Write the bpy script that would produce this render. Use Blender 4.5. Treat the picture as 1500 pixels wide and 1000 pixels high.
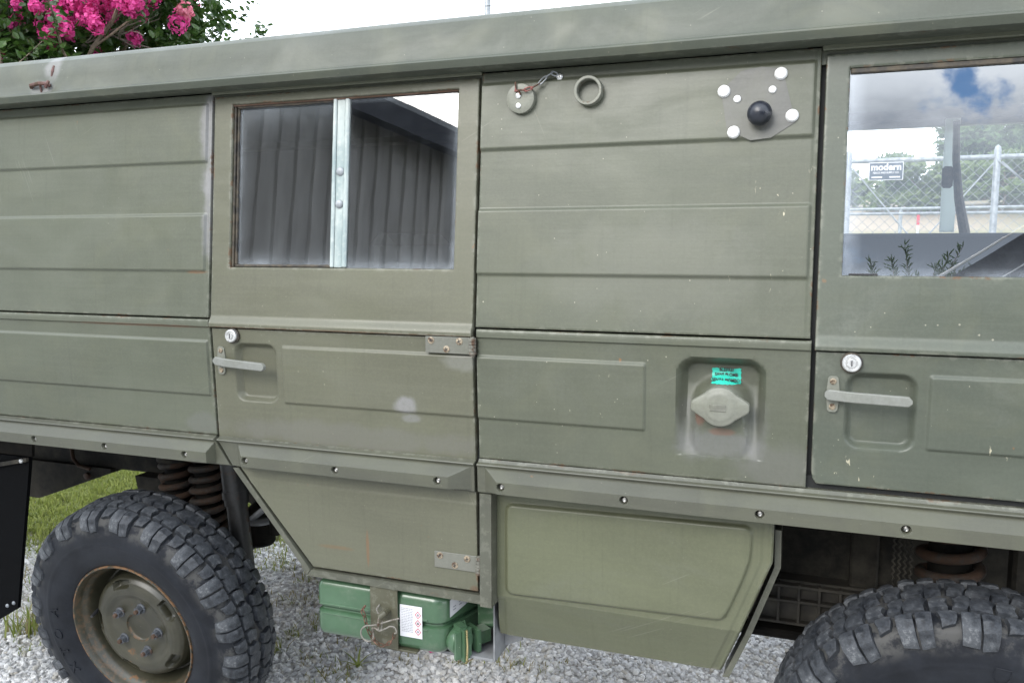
import bpy, math, random
from math import sin, cos, pi, radians, sqrt, atan2, exp, hypot, floor
from mathutils import Vector, Matrix
random.seed(7)
for o in list(bpy.data.objects): bpy.data.objects.remove(o)
S = bpy.context.scene
COL = S.collection

# ------------------------------------------------------------------ camera, sky, sun, exposure
CAM = (1.8877, -1.8355, 1.5756)
cd = bpy.data.cameras.new('camera'); cam = bpy.data.objects.new('camera', cd); COL.objects.link(cam)
cam.location = CAM
cam.rotation_euler = (radians(90 - 6.506), 0, radians(19.761))
cd.sensor_width = 36; cd.lens = 36 * 1210 / 1500
cd.clip_start = 0.05; cd.clip_end = 2000
S.camera = cam

SUN_EL, SUN_AZ = radians(29), radians(202)          # azimuth measured clockwise from +Y
w = bpy.data.worlds.new('World'); S.world = w; w.use_nodes = True
nt = w.node_tree; nt.nodes.clear()
def N(t, typ, **kw):
    n = t.nodes.new(typ)
    for k, v in kw.items():
        if k.startswith('i_'):
            n.inputs[k[2:].replace('_', ' ')].default_value = v
        else: setattr(n, k, v)
    return n
out = N(nt, 'ShaderNodeOutputWorld'); bg = N(nt, 'ShaderNodeBackground'); bg.inputs[1].default_value = 0.15
sky = N(nt, 'ShaderNodeTexSky', sky_type='NISHITA', sun_disc=False)
sky.sun_elevation = SUN_EL; sky.sun_rotation = SUN_AZ
sky.altitude = 0; sky.air_density = 1.0; sky.dust_density = 0.0; sky.ozone_density = 6.0
tc = N(nt, 'ShaderNodeTexCoord')
mp = N(nt, 'ShaderNodeMapping'); mp.inputs['Scale'].default_value = (1.0, 1.0, 2.0)
nt.links.new(tc.outputs['Generated'], mp.inputs['Vector'])
n1 = N(nt, 'ShaderNodeTexNoise'); n1.inputs['Scale'].default_value = 4.2; n1.inputs['Detail'].default_value = 12; n1.inputs['Roughness'].default_value = 0.62
n2 = N(nt, 'ShaderNodeTexNoise'); n2.inputs['Scale'].default_value = 1.6; n2.inputs['Detail'].default_value = 5
nt.links.new(mp.outputs[0], n1.inputs['Vector']); nt.links.new(mp.outputs[0], n2.inputs['Vector'])
# a gap of blue between the clouds, low in the sky opposite the van
gapd = Vector((0.142, -0.932, 0.342)).normalized()
dv = N(nt, 'ShaderNodeVectorMath', operation='SUBTRACT'); dv.inputs[1].default_value = gapd
nt.links.new(tc.outputs['Generated'], dv.inputs[0])
ln = N(nt, 'ShaderNodeVectorMath', operation='LENGTH'); nt.links.new(dv.outputs[0], ln.inputs[0])
gp = N(nt, 'ShaderNodeMapRange'); gp.inputs['From Min'].default_value = 0.078; gp.inputs['From Max'].default_value = 0.128
gp.inputs['To Min'].default_value = 0.50; gp.inputs['To Max'].default_value = 0.0
n3 = N(nt, 'ShaderNodeTexNoise'); n3.inputs['Scale'].default_value = 15; n3.inputs['Detail'].default_value = 9; n3.inputs['Roughness'].default_value = 0.6
nt.links.new(tc.outputs['Generated'], n3.inputs['Vector'])
pj = N(nt, 'ShaderNodeMath', operation='MULTIPLY_ADD'); nt.links.new(n3.outputs[0], pj.inputs[0]); pj.inputs[1].default_value = 0.16; nt.links.new(ln.outputs['Value'], pj.inputs[2])
nt.links.new(pj.outputs[0], gp.inputs['Value'])
sb = N(nt, 'ShaderNodeMath', operation='SUBTRACT'); nt.links.new(n1.outputs[0], sb.inputs[0]); nt.links.new(gp.outputs[0], sb.inputs[1])
cm = N(nt, 'ShaderNodeMapRange', interpolation_type='SMOOTHSTEP'); cm.inputs['From Min'].default_value = 0.08; cm.inputs['From Max'].default_value = 0.38
nt.links.new(sb.outputs[0], cm.inputs['Value'])
cr = N(nt, 'ShaderNodeValToRGB')
cr.color_ramp.elements[0].position = 0.32; cr.color_ramp.elements[0].color = (7.4, 8.3, 9.6, 1)
cr.color_ramp.elements[1].position = 0.66; cr.color_ramp.elements[1].color = (11.8, 12.5, 13.5, 1)
nt.links.new(n2.outputs[0], cr.inputs[0])
# a grey cloud bank low in the sky on the viewer's side
sx_ = N(nt, 'ShaderNodeSeparateXYZ'); nt.links.new(tc.outputs['Generated'], sx_.inputs[0])
az_ = N(nt, 'ShaderNodeMapRange', interpolation_type='SMOOTHSTEP'); nt.links.new(sx_.outputs['Y'], az_.inputs['Value'])
for k_, v_ in zip(('From Min', 'From Max', 'To Min', 'To Max'), (-0.86, -0.96, 0.0, 0.88)): az_.inputs[k_].default_value = v_
e1_ = N(nt, 'ShaderNodeMath', operation='MULTIPLY_ADD'); nt.links.new(n1.outputs[0], e1_.inputs[0]); e1_.inputs[1].default_value = 0.22; nt.links.new(sx_.outputs['Z'], e1_.inputs[2])
el_ = N(nt, 'ShaderNodeMapRange', interpolation_type='SMOOTHSTEP'); nt.links.new(e1_.outputs[0], el_.inputs['Value'])
for k_, v_ in zip(('From Min', 'From Max', 'To Min', 'To Max'), (0.35, 0.47, 1.0, 0.0)): el_.inputs[k_].default_value = v_
bk_ = N(nt, 'ShaderNodeMath', operation='MULTIPLY'); nt.links.new(az_.outputs[0], bk_.inputs[0]); nt.links.new(el_.outputs[0], bk_.inputs[1])
bm_ = N(nt, 'ShaderNodeMix', data_type='RGBA'); nt.links.new(bk_.outputs[0], bm_.inputs[0]); nt.links.new(cr.outputs[0], bm_.inputs[6]); bm_.inputs[7].default_value = (1.5, 1.9, 2.5, 1)
mx = N(nt, 'ShaderNodeMix', data_type='RGBA')
nt.links.new(cm.outputs[0], mx.inputs[0]); nt.links.new(sky.outputs[0], mx.inputs[6]); nt.links.new(bm_.outputs[2], mx.inputs[7])
nt.links.new(mx.outputs[2], bg.inputs[0]); nt.links.new(bg.outputs[0], out.inputs[0])

sd = bpy.data.lights.new('sun', 'SUN'); so = bpy.data.objects.new('sun', sd); COL.objects.link(so)
sd.energy = 2.1; sd.angle = radians(38); sd.color = (1.0, 0.96, 0.90)
sdir = Vector((sin(SUN_AZ) * cos(SUN_EL), cos(SUN_AZ) * cos(SUN_EL), sin(SUN_EL)))
so.rotation_euler = sdir.to_track_quat('Z', 'Y').to_euler(); so.location = (0, 0, 30)
vs = S.view_settings
vs.view_transform = 'Standard'; vs.look = 'None'; vs.gamma = 1; vs.use_curve_mapping = False
vs.exposure = 1.10

# ------------------------------------------------------------------ helpers
def tag(o, label=None, cat=None, group=None, kind=None):
    if label: o['label'] = label
    if cat: o['category'] = cat
    if group: o['group'] = group
    if kind: o['kind'] = kind
    return o
def empty(name, loc):
    o = bpy.data.objects.new(name, None); COL.objects.link(o); o.location = loc; o.empty_display_size = 0.1
    return o
def link(o, parent=None):
    COL.objects.link(o)
    if parent is not None:
        o.parent = parent
        if parent.type == 'EMPTY':
            o.matrix_parent_inverse = Matrix.Translation(-Vector(parent.location))
    return o

class MB:
    def __init__(s): s.v = []; s.f = []; s.w = []; s.m = []; s.mi = 0
    def vert(s, p, w=0.0): s.v.append(tuple(p)); s.w.append(w); return len(s.v) - 1
    def face(s, *i): s.f.append(tuple(i)); s.m.append(s.mi)
    def box(s, x0, x1, y0, y1, z0, z1, w=0.0):
        b = len(s.v)
        for z in (z0, z1):
            for y in (y0, y1):
                for x in (x0, x1): s.vert((x, y, z), w)
        for q in ((0, 2, 3, 1), (4, 5, 7, 6), (0, 1, 5, 4), (2, 6, 7, 3), (0, 4, 6, 2), (1, 3, 7, 5)): s.face(*[b + k for k in q])
    def bbox(s, x0, x1, y0, y1, z0, z1, r=0.002, w=0.0):          # box with chamfered edges
        X = [x0, x1]; Y = [y0, y1]; Z = [z0, z1]; sg = (-1, 1); b = len(s.v); ids = {}
        for i in (0, 1):
            for j in (0, 1):
                for k in (0, 1):
                    p = (X[i], Y[j], Z[k]); d = (-sg[i] * r, -sg[j] * r, -sg[k] * r)
                    ids[i, j, k, 0] = s.vert((p[0], p[1] + d[1], p[2] + d[2]), w)
                    ids[i, j, k, 1] = s.vert((p[0] + d[0], p[1], p[2] + d[2]), w)
                    ids[i, j, k, 2] = s.vert((p[0] + d[0], p[1] + d[1], p[2]), w)
        I = ids
        def q(l):
            s.face(*l)
        for i in (0, 1):
            q([I[i, 0, 0, 0], I[i, 1, 0, 0], I[i, 1, 1, 0], I[i, 0, 1, 0]]); q([I[0, i, 0, 1], I[1, i, 0, 1], I[1, i, 1, 1], I[0, i, 1, 1]]); q([I[0, 0, i, 2], I[1, 0, i, 2], I[1, 1, i, 2], I[0, 1, i, 2]])
        for a in (0, 1):
            for c in (0, 1):
                q([I[a, c, 0, 0], I[a, c, 0, 1], I[a, c, 1, 1], I[a, c, 1, 0]])
                q([I[a, 0, c, 0], I[a, 0, c, 2], I[a, 1, c, 2], I[a, 1, c, 0]])
                q([I[0, a, c, 1], I[0, a, c, 2], I[1, a, c, 2], I[1, a, c, 1]])
                for d in (0, 1): q([I[a, c, d, 0], I[a, c, d, 1], I[a, c, d, 2]])
    def tube(s, pts, r, n=8, cap=True, w=0.0):
        P = [Vector(p) for p in pts]; R = r if hasattr(r, '__len__') else [r] * len(P)
        rings = []; up = None
        for i, p in enumerate(P):
            t = (P[min(i + 1, len(P) - 1)] - P[max(i - 1, 0)])
            if t.length < 1e-9: t = Vector((0, 0, 1))
            t.normalize()
            if up is None:
                up = Vector((0, 0, 1)) if abs(t.z) < 0.9 else Vector((1, 0, 0))
            a = up - t * up.dot(t)
            if a.length < 1e-6: a = t.orthogonal()
            a.normalize(); up = a; b = t.cross(a)
            rings.append([s.vert(p + (a * cos(2 * pi * k / n) + b * sin(2 * pi * k / n)) * R[i], w) for k in range(n)])
        for i in range(len(rings) - 1):
            for k in range(n): s.face(rings[i][k], rings[i][(k + 1) % n], rings[i + 1][(k + 1) % n], rings[i + 1][k])
        if cap: s.face(*rings[0][::-1]); s.face(*rings[-1])
    def lathe(s, prof, c, axis='y', n=32, fn=None, cap=(False, False), w=None):
        # prof = [(r, a)]: radius and distance along the axis
        rings = []
        for j, (r, a) in enumerate(prof):
            ring = []
            for k in range(n):
                t = 2 * pi * k / n; rr, aa = (r, a) if fn is None else fn(r, a, t)
                q = (rr * cos(t), rr * sin(t))
                p = (q[0], aa, q[1]) if axis == 'y' else ((q[0], q[1], aa) if axis == 'z' else (aa, q[0], q[1]))
                ring.append(s.vert((c[0] + p[0], c[1] + p[1], c[2] + p[2]), 0 if w is None else w[j]))
            rings.append(ring)
        for i in range(len(rings) - 1):
            for k in range(n): s.face(rings[i][k], rings[i + 1][k], rings[i + 1][(k + 1) % n], rings[i][(k + 1) % n])
        if cap[0]: s.face(*rings[0])
        if cap[1]: s.face(*rings[-1][::-1])
    def prism(s, poly, y0, y1, w=0.0):                           # polygon in x,z extruded along y
        a = [s.vert((x, y0, z), w) for x, z in poly]; b = [s.vert((x, y1, z), w) for x, z in poly]; n = len(poly)
        s.face(*a); s.face(*b[::-1])
        for k in range(n): s.face(a[k], b[k], b[(k + 1) % n], a[(k + 1) % n])
    def grid(s, P, wfn=None, skip=None, ret=0.0):
        # P[j][i] = point ; optional folded-in edge of depth ret along +y
        nj, ni = len(P), len(P[0]); idx = [[-1] * ni for _ in range(nj)]
        def g(j, i):
            if idx[j][i] < 0: idx[j][i] = s.vert(P[j][i], 0 if wfn is None else wfn(j, i))
            return idx[j][i]
        cnt = {}
        for j in range(nj - 1):
            for i in range(ni - 1):
                if skip and skip(j, i): continue
                q = (g(j, i), g(j, i + 1), g(j + 1, i + 1), g(j + 1, i)); s.face(*q)
                if ret:
                    for a in range(4):
                        e = (q[a], q[(a + 1) % 4]); k = (min(e), max(e))
                        if k in cnt: cnt[k] = None
                        else: cnt[k] = e
        if ret:
            mp_ = {}
            for k, e in cnt.items():
                if e is None: continue
                for vv in e:
                    if vv not in mp_:
                        p = s.v[vv]; mp_[vv] = s.vert((p[0], p[1] + ret, p[2]), s.w[vv])
                s.face(e[1], e[0], mp_[e[0]], mp_[e[1]])
    def build(s, name, mat, parent=None, smooth=True, ang=32, wear=True):
        me = bpy.data.meshes.new(name); me.from_pydata(s.v, [], s.f); me.validate(clean_customdata=False)
        for m in (mat if isinstance(mat, (list, tuple)) else [mat]): me.materials.append(m)
        if len(me.materials) > 1 and len(me.polygons) == len(s.m): me.polygons.foreach_set('material_index', s.m)
        if wear and any(s.w) and len(me.vertices) == len(s.w):
            at = me.attributes.new('wear', 'FLOAT', 'POINT'); at.data.foreach_set('value', s.w)
        if smooth:
            me.polygons.foreach_set('use_smooth', [True] * len(me.polygons)); me.set_sharp_from_angle(angle=radians(ang))
        me.update()
        o = bpy.data.objects.new(name, me)
        return link(o, parent)

def sm(t):
    t = 0.0 if t < 0 else (1.0 if t > 1 else t); return t * t * (3 - 2 * t)
def rrect(x, z, x0, x1, z0, z1, r):                              # signed distance, negative inside
    cx, cz = (x0 + x1) / 2, (z0 + z1) / 2; dx = abs(x - cx) - ((x1 - x0) / 2 - r); dz = abs(z - cz) - ((z1 - z0) / 2 - r)
    return hypot(max(dx, 0), max(dz, 0)) + min(max(dx, dz), 0) - r
def lines(a, b, step, feats=(), zones=()):
    """grid coordinates from a to b: regular spacing, refined at feature values and inside zones (lo, hi, step)"""
    L = {round(a, 5), round(b, 5)}
    n = max(1, int(round((b - a) / step)))
    for k in range(n + 1): L.add(round(a + (b - a) * k / n, 5))
    for e in (0.0012, 0.003, 0.006, 0.012):
        L.add(round(a + e, 5)); L.add(round(b - e, 5))
    for f in feats:
        for d in (-0.012, -0.008, -0.006, -0.004, -0.002, 0, 0.002, 0.004, 0.006, 0.008, 0.012):
            if a < f + d < b: L.add(round(f + d, 5))
    for lo, hi, st in zones:
        k = lo
        while k <= hi + 1e-6:
            if a < k < b: L.add(round(k, 5))
            k += st
    L = sorted(L); R = [L[0]]
    for v in L[1:]:
        if v - R[-1] > 0.0007: R.append(v)
    R[-1] = b
    return R
def PY(z): return 0.09 * (z - 1.37) if z > 1.37 else 0.04 * (1.37 - z)   # side profile of the van body

def sheet(mb, xs, zs, h, hole=None, ret=0.02, edge=0.0035, xm=None, border=True):
    """pressed body panel over x,z ; h(x,z) is how far it stands out from the body profile"""
    x0, x1, z0, z1 = xs[0], xs[-1], zs[0], zs[-1]; P = []; W = []
    for z in zs:
        row = []; wr = []
        for x in xs:
            d = min(x - x0, x1 - x, z - z0, z1 - z)
            if hole: d = min(d, abs(rrect(x, z, *hole, 0.0001)))
            e = 0.0
            if border and d < edge: e = edge - sqrt(max(0, edge * edge - (edge - d) ** 2))
            X = x if xm is None else xm(x, z)
            row.append((X, PY(z) - h(x, z) + e, z)); wr.append(exp(-d / 0.010))
        P.append(row); W.append(wr)
    skip = None
    if hole:
        def skip(j, i):
            cx, cz = (xs[i] + xs[i + 1]) / 2, (zs[j] + zs[j + 1]) / 2
            return hole[0] < cx < hole[1] and hole[2] < cz < hole[3]
    mb.grid(P, wfn=lambda j, i: W[j][i], skip=skip, ret=ret)

# ------------------------------------------------------------------ materials
def newmat(name):
    m = bpy.data.materials.new(name); m.use_nodes = True; t = m.node_tree; t.nodes.clear()
    o = t.nodes.new('ShaderNodeOutputMaterial'); b = t.nodes.new('ShaderNodeBsdfPrincipled')
    t.links.new(b.outputs[0], o.inputs[0]); return m, t, b, o
def coords(t): return t.nodes.new('ShaderNodeTexCoord').outputs['Object']
def noise(t, vec, scale, detail=4, rough=0.55, sc=None, dist=0.0):
    if sc:
        mpn = t.nodes.new('ShaderNodeMapping'); mpn.inputs['Scale'].default_value = sc; t.links.new(vec, mpn.inputs[0]); vec = mpn.outputs[0]
    n = t.nodes.new('ShaderNodeTexNoise'); n.inputs['Scale'].default_value = scale; n.inputs['Detail'].default_value = detail
    n.inputs['Roughness'].default_value = rough; n.inputs['Distortion'].default_value = dist
    t.links.new(vec, n.inputs['Vector']); return n.outputs[0]
def rng(t, v, a, b, c=0.0, d=1.0, smooth=True):
    n = t.nodes.new('ShaderNodeMapRange'); n.interpolation_type = 'SMOOTHSTEP' if smooth else 'LINEAR'
    for k, x in zip(('From Min', 'From Max', 'To Min', 'To Max'), (a, b, c, d)): n.inputs[k].default_value = x
    t.links.new(v, n.inputs['Value']); return n.outputs[0]
def mth(t, op, a, b=None):
    n = t.nodes.new('ShaderNodeMath'); n.operation = op
    for k, x in enumerate((a, b)):
        if x is None: continue
        if isinstance(x, (int, float)): n.inputs[k].default_value = x
        else: t.links.new(x, n.inputs[k])
    return n.outputs[0]
def mix(t, fac, a, b):
    n = t.nodes.new('ShaderNodeMix'); n.data_type = 'RGBA'
    for k, x in ((0, fac), (6, a), (7, b)):
        if isinstance(x, (int, float)): n.inputs[k].default_value = x
        elif isinstance(x, tuple): n.inputs[k].default_value = (*x[:3], 1)
        else: t.links.new(x, n.inputs[k])
    return n.outputs[2]
def bump(t, h, strength, dist=0.01, prev=None):
    n = t.nodes.new('ShaderNodeBump'); n.inputs['Strength'].default_value = strength; n.inputs['Distance'].default_value = dist
    t.links.new(h, n.inputs['Height'])
    if prev is not None: t.links.new(prev, n.inputs['Normal'])
    return n.outputs[0]
def lum(c, k): return tuple(x * k for x in c)

OL = (0.079, 0.084, 0.057)        # faded olive paint
def paint(name, base=OL, chalk=0.5, rust=1.0, chips=(), patches=(), rough=0.40, dents=1.0, streak=1.0, chipamt=1.0):
    """faded brush-painted army paint: chalky clouds, brush streaks, rust along the edges, chips and scuffed patches"""
    m, t, b, o = newmat(name); c = coords(t)
    big = noise(t, c, 2.3, 5, 0.6, (0.8, 1, 1.5), 0.6)
    col = mix(t, rng(t, big, 0.36, 0.68), lum(base, 0.91), lum(base, 1.08))
    hue = noise(t, c, 4.5, 4, 0.6, (1, 1, 1.2), 1.0)
    col = mix(t, rng(t, hue, 0.44, 0.70, 0, 0.35), col, (0.090, 0.093, 0.060))
    gry = noise(t, c, 3.3, 6, 0.65, (0.7, 1, 1.3), 1.5)
    gfine = noise(t, c, 95, 4, 0.75)
    col = mix(t, mth(t, 'MULTIPLY', rng(t, gry, 0.50, 0.74, 0, chalk), rng(t, gfine, 0.32, 0.66, 0.25, 1.1)), col, (0.106, 0.112, 0.092))
    stz = noise(t, c, 3.0, 4, 0.6, (1.2, 1, 34))
    col = mix(t, rng(t, stz, 0.42, 0.72, 0, 0.20 * streak), col, lum(base, 1.35))
    stx = noise(t, c, 3.0, 4, 0.6, (26, 1, 1.0))
    col = mix(t, rng(t, stx, 0.52, 0.78, 0, 0.26), col, lum(base, 0.62))
    fine = noise(t, c, 160, 3, 0.7)
    col = mix(t, rng(t, fine, 0.35, 0.75, 0, 0.22), col, lum(base, 1.5))
    wn = t.nodes.new('ShaderNodeAttribute'); wn.attribute_name = 'wear'; wear = wn.outputs['Fac']
    # scuffed patches
    wv = noise(t, c, 14, 4, 0.6)
    for (px, pz, rx, rz, pc, am) in patches:
        s1 = t.nodes.new('ShaderNodeVectorMath'); s1.operation = 'SUBTRACT'; s1.inputs[1].default_value = (px, 0, pz); t.links.new(c, s1.inputs[0])
        s2 = t.nodes.new('ShaderNodeVectorMath'); s2.operation = 'MULTIPLY'; s2.inputs[1].default_value = (1 / rx, 0, 1 / rz); t.links.new(s1.outputs[0], s2.inputs[0])
        s3 = t.nodes.new('ShaderNodeVectorMath'); s3.operation = 'LENGTH'; t.links.new(s2.outputs[0], s3.inputs[0])
        d = mth(t, 'ADD', s3.outputs['Value'], mth(t, 'MULTIPLY', mth(t, 'SUBTRACT', wv, 0.5), 1.5))
        col = mix(t, mth(t, 'MULTIPLY', rng(t, d, 1.30, 0.62, 0, am), rng(t, gfine, 0.30, 0.62, 0.75, 1.0)), col, pc)
    for (px, pz, rx, rz) in chips:
        s1 = t.nodes.new('ShaderNodeVectorMath'); s1.operation = 'SUBTRACT'; s1.inputs[1].default_value = (px, 0, pz); t.links.new(c, s1.inputs[0])
        s2 = t.nodes.new('ShaderNodeVectorMath'); s2.operation = 'MULTIPLY'; s2.inputs[1].default_value = (1 / rx, 0, 1 / rz); t.links.new(s1.outputs[0], s2.inputs[0])
        s3 = t.nodes.new('ShaderNodeVectorMath'); s3.operation = 'LENGTH'; t.links.new(s2.outputs[0], s3.inputs[0])
        inr = rng(t, s3.outputs['Value'], 1.1, 0.5)
        a1 = noise(t, c, 34, 3, 0.6, (1.9, 1, 0.75), 0.4); a2 = noise(t, c, 13, 2)
        col = mix(t, mth(t, 'MULTIPLY', inr, mth(t, 'MULTIPLY', rng(t, a1, 0.665, 0.70), rng(t, a2, 0.42, 0.52, 0, 0.9))), col, (0.36, 0.33, 0.24))
    # pale chips gathered in some places
    vo = t.nodes.new('ShaderNodeTexVoronoi'); vo.inputs['Scale'].default_value = 46; t.links.new(c, vo.inputs['Vector'])
    vs_ = noise(t, c, 55, 2, 0.6, (1.6, 1, 0.5))
    cl = noise(t, c, 2.1, 2, 0.5, None, 0.8)
    dd = mth(t, 'SUBTRACT', vo.outputs['Distance'], mth(t, 'MULTIPLY', rng(t, cl, 0.60, 0.78), 0.13))
    dd = mth(t, 'ADD', dd, mth(t, 'MULTIPLY', rng(t, vs_, 0.44, 0.62), 0.4))
    col = mix(t, rng(t, dd, 0.085, 0.045, 0, 0.6 * chipamt), col, (0.34, 0.32, 0.25))
    # long thin scratches
    for ang_, sc_, th_ in ((0.5, (0.9, 1, 60), 0.69), (-1.15, (1.2, 1, 75), 0.70)):
        mr = t.nodes.new('ShaderNodeMapping'); mr.inputs['Rotation'].default_value = (0, ang_, 0); t.links.new(c, mr.inputs[0])
        scn = noise(t, mr.outputs[0], 3.0, 1, 0.4, sc_); msk = noise(t, mr.outputs[0], 3.1, 2, 0.6)
        col = mix(t, mth(t, 'MULTIPLY', rng(t, scn, th_, th_ + 0.03), rng(t, msk, 0.60, 0.68, 0, 0.30)), col, (0.17, 0.17, 0.135))
    # rubbed edge
    en = noise(t, c, 38, 5, 0.7)
    ew = mth(t, 'MULTIPLY', wear, rng(t, en, 0.42, 0.62))
    col = mix(t, rng(t, ew, 0.25, 0.9, 0, 0.40), col, (0.19, 0.19, 0.155))
    # rust where water sits: edges and seams, broken up
    rn = noise(t, c, 9, 6, 0.7, (1, 1, 1.6))
    rn2 = noise(t, c, 70, 5, 0.75)
    rr = mth(t, 'MULTIPLY', mth(t, 'POWER', wear, 1.7), mth(t, 'MULTIPLY', rng(t, rn, 0.47, 0.66), rng(t, rn2, 0.36, 0.60)))
    rfac = rng(t, rr, 0.22, 0.60, 0, 0.75 * rust)
    rcol = mix(t, noise(t, c, 60, 4), (0.040, 0.024, 0.014), (0.150, 0.070, 0.030))
    col = mix(t, rfac, col, rcol)
    sp = noise(t, c, 30, 3, 0.5); sp2 = noise(t, c, 3.7, 2)
    col = mix(t, mth(t, 'MULTIPLY', rng(t, sp, 0.73, 0.78), rng(t, sp2, 0.5, 0.62, 0, 0.8 * rust)), col, (0.17, 0.085, 0.035))
    t.links.new(col, b.inputs['Base Color'])
    t.links.new(mth(t, 'ADD', rng(t, gry, 0.3, 0.75, rough - 0.06, rough + 0.16), mth(t, 'MULTIPLY', rfac, 0.3)), b.inputs['Roughness'])
    b.inputs['Specular IOR Level'].default_value = 0.42
    nb = bump(t, noise(t, c, 2.6, 2, 0.4), 0.35 * dents, 0.012)
    nb = bump(t, fine, 0.10, 0.0012, nb); nb = bump(t, stz, 0.06, 0.002, nb)
    t.links.new(nb, b.inputs['Normal'])
    return m

GREY = (0.20, 0.195, 0.195); PALE = (0.165, 0.17, 0.16)
M = {}
M['paint'] = paint('olive_paint', chipamt=0.5)
M['roof'] = paint('roof_paint', (0.044, 0.050, 0.037), chalk=0.25, rust=0.55, streak=1.6, chipamt=0.4, rough=0.50,
                  patches=[(-0.175, 2.085, 0.030, 0.045, GREY, 0.55), (-0.205, 2.030, 0.045, 0.022, GREY, 0.6)])
M['rear'] = paint('rear_panel_paint', (0.072, 0.078, 0.056), chalk=0.25, chipamt=0.2,
                  patches=[(0.350, 1.86, 0.040, 0.16, (0.165, 0.162, 0.165), 0.8), (0.352, 1.67, 0.028, 0.14, (0.16, 0.158, 0.16), 0.75), (0.10, 1.3585, 0.26, 0.0035, (0.12, 0.055, 0.028), 0.6), (0.31, 1.508, 0.03, 0.005, (0.15, 0.075, 0.035), 0.6), (0.30, 1.085, 0.05, 0.030, (0.115, 0.115, 0.110), 0.35)])
M['door'] = paint('door_paint', (0.083, 0.083, 0.057), chalk=0.2, chipamt=0.3,
                  patches=[(0.942, 1.180, 0.032, 0.022, (0.19, 0.187, 0.19), 0.7), (0.952, 1.146, 0.026, 0.012, (0.165, 0.165, 0.165), 0.5),
                           (0.75, 1.085, 0.38, 0.034, (0.115, 0.111, 0.103), 0.42), (0.74, 1.3605, 0.42, 0.0035, (0.11, 0.055, 0.028), 0.55), (1.135, 0.765, 0.012, 0.030, (0.15, 0.075, 0.035), 0.8), (1.120, 0.715, 0.012, 0.009, (0.10, 0.05, 0.027), 0.6), (0.815, 0.785, 0.004, 0.045, (0.15, 0.075, 0.035), 0.6), (0.71, 0.775, 0.05, 0.006, (0.13, 0.075, 0.035), 0.5), (1.10, 1.30, 0.05, 0.022, (0.165, 0.165, 0.150), 0.5)])
M['mid'] = paint('fuel_panel_paint', (0.067, 0.072, 0.051), chalk=0.25, chips=[(1.84, 1.66, 0.10, 0.10), (1.82, 1.53, 0.12, 0.05), (1.45, 1.22, 0.12, 0.07)],
                 patches=[(1.55, 1.53, 0.24, 0.11, (0.125, 0.125, 0.105), 0.28), (1.84, 1.10, 0.10, 0.05, (0.105, 0.103, 0.097), 0.45), (1.714, 1.140, 0.085, 0.034, (0.135, 0.134, 0.135), 0.5),
                          (1.645, 1.17, 0.030, 0.07, (0.125, 0.124, 0.124), 0.35), (1.785, 1.17, 0.030, 0.07, (0.125, 0.124, 0.124), 0.35), (1.67, 1.20, 0.012, 0.02, (0.12, 0.05, 0.03), 0.7), (1.72, 1.17, 0.03, 0.008, (0.14, 0.06, 0.03), 0.5)])
M['front'] = paint('front_door_paint', (0.059, 0.067, 0.051), chips=[(2.02, 1.10, 0.12, 0.05), (2.20, 1.165, 0.12, 0.02)], chalk=0.5, chipamt=0.8)
M['rail'] = paint('rail_paint', (0.060, 0.061, 0.046), chalk=0.2, rust=0.7, rough=0.38, chipamt=0.3)
M['box'] = paint('locker_paint', (0.082, 0.087, 0.052), chalk=0.3, rust=0.3, streak=0.7, chipamt=0.15, rough=0.40)
M['plate'] = paint('plate_paint', (0.074, 0.074, 0.068), chalk=0.15, rust=0.0, chipamt=0.0)
M['handle'] = paint('handle_paint', (0.165, 0.170, 0.155), chalk=0.5, rust=0.1, rough=0.32, chipamt=1.0)
M['capp'] = paint('cap_paint', (0.145, 0.148, 0.122), chalk=0.4, rust=1.0)

def simple(name, col, rough=0.6, metal=0.0, var=0.35, scale=25, col2=None, bmp=0.2, spec=0.5):
    m, t, b, o = newmat(name); c = coords(t); n = noise(t, c, scale, 6, 0.65)
    cc = mix(t, rng(t, n, 0.32, 0.70), lum(col, 1 - var), col2 or lum(col, 1 + var))
    t.links.new(cc, b.inputs['Base Color']); b.inputs['Metallic'].default_value = metal; b.inputs['Specular IOR Level'].default_value = spec
    t.links.new(rng(t, n, 0.3, 0.7, max(0.03, rough - 0.08), min(1, rough + 0.1)), b.inputs['Roughness'])
    if bmp: t.links.new(bump(t, n, bmp, 0.003), b.inputs['Normal'])
    return m
def rusty(name, col, amount=0.5, rough=0.7, scale=14):
    m, t, b, o = newmat(name); c = coords(t); n = noise(t, c, scale, 7, 0.7); n2 = noise(t, c, 90, 4, 0.7)
    cc = mix(t, rng(t, n2, 0.3, 0.7), lum(col, 0.7), lum(col, 1.35))
    rc = mix(t, n2, (0.024, 0.015, 0.010), (0.080, 0.041, 0.021))
    f = rng(t, n, 0.62 - 0.3 * amount, 0.72 - 0.2 * amount)
    t.links.new(mix(t, f, cc, rc), b.inputs['Base Color']); t.links.new(rng(t, f, 0, 1, rough, 0.88), b.inputs['Roughness'])
    t.links.new(bump(t, n2, 0.35, 0.0015), b.inputs['Normal']); return m
M['dark'] = simple('undercarriage_black', (0.007, 0.007, 0.0065), 0.8, var=0.6, scale=9, col2=(0.018, 0.016, 0.013), spec=0.12)
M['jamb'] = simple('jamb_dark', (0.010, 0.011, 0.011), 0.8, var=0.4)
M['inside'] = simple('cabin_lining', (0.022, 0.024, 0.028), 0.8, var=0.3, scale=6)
M['chassis'] = simple('chassis_grime', (0.020, 0.019, 0.016), 0.8, var=0.5, scale=12, col2=(0.052, 0.047, 0.037), spec=0.25)
M['spring'] = rusty('spring_rust', (0.030, 0.026, 0.022), 0.75)
M['shock'] = rusty('shock_black', (0.014, 0.014, 0.014), 0.25, 0.4)
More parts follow.
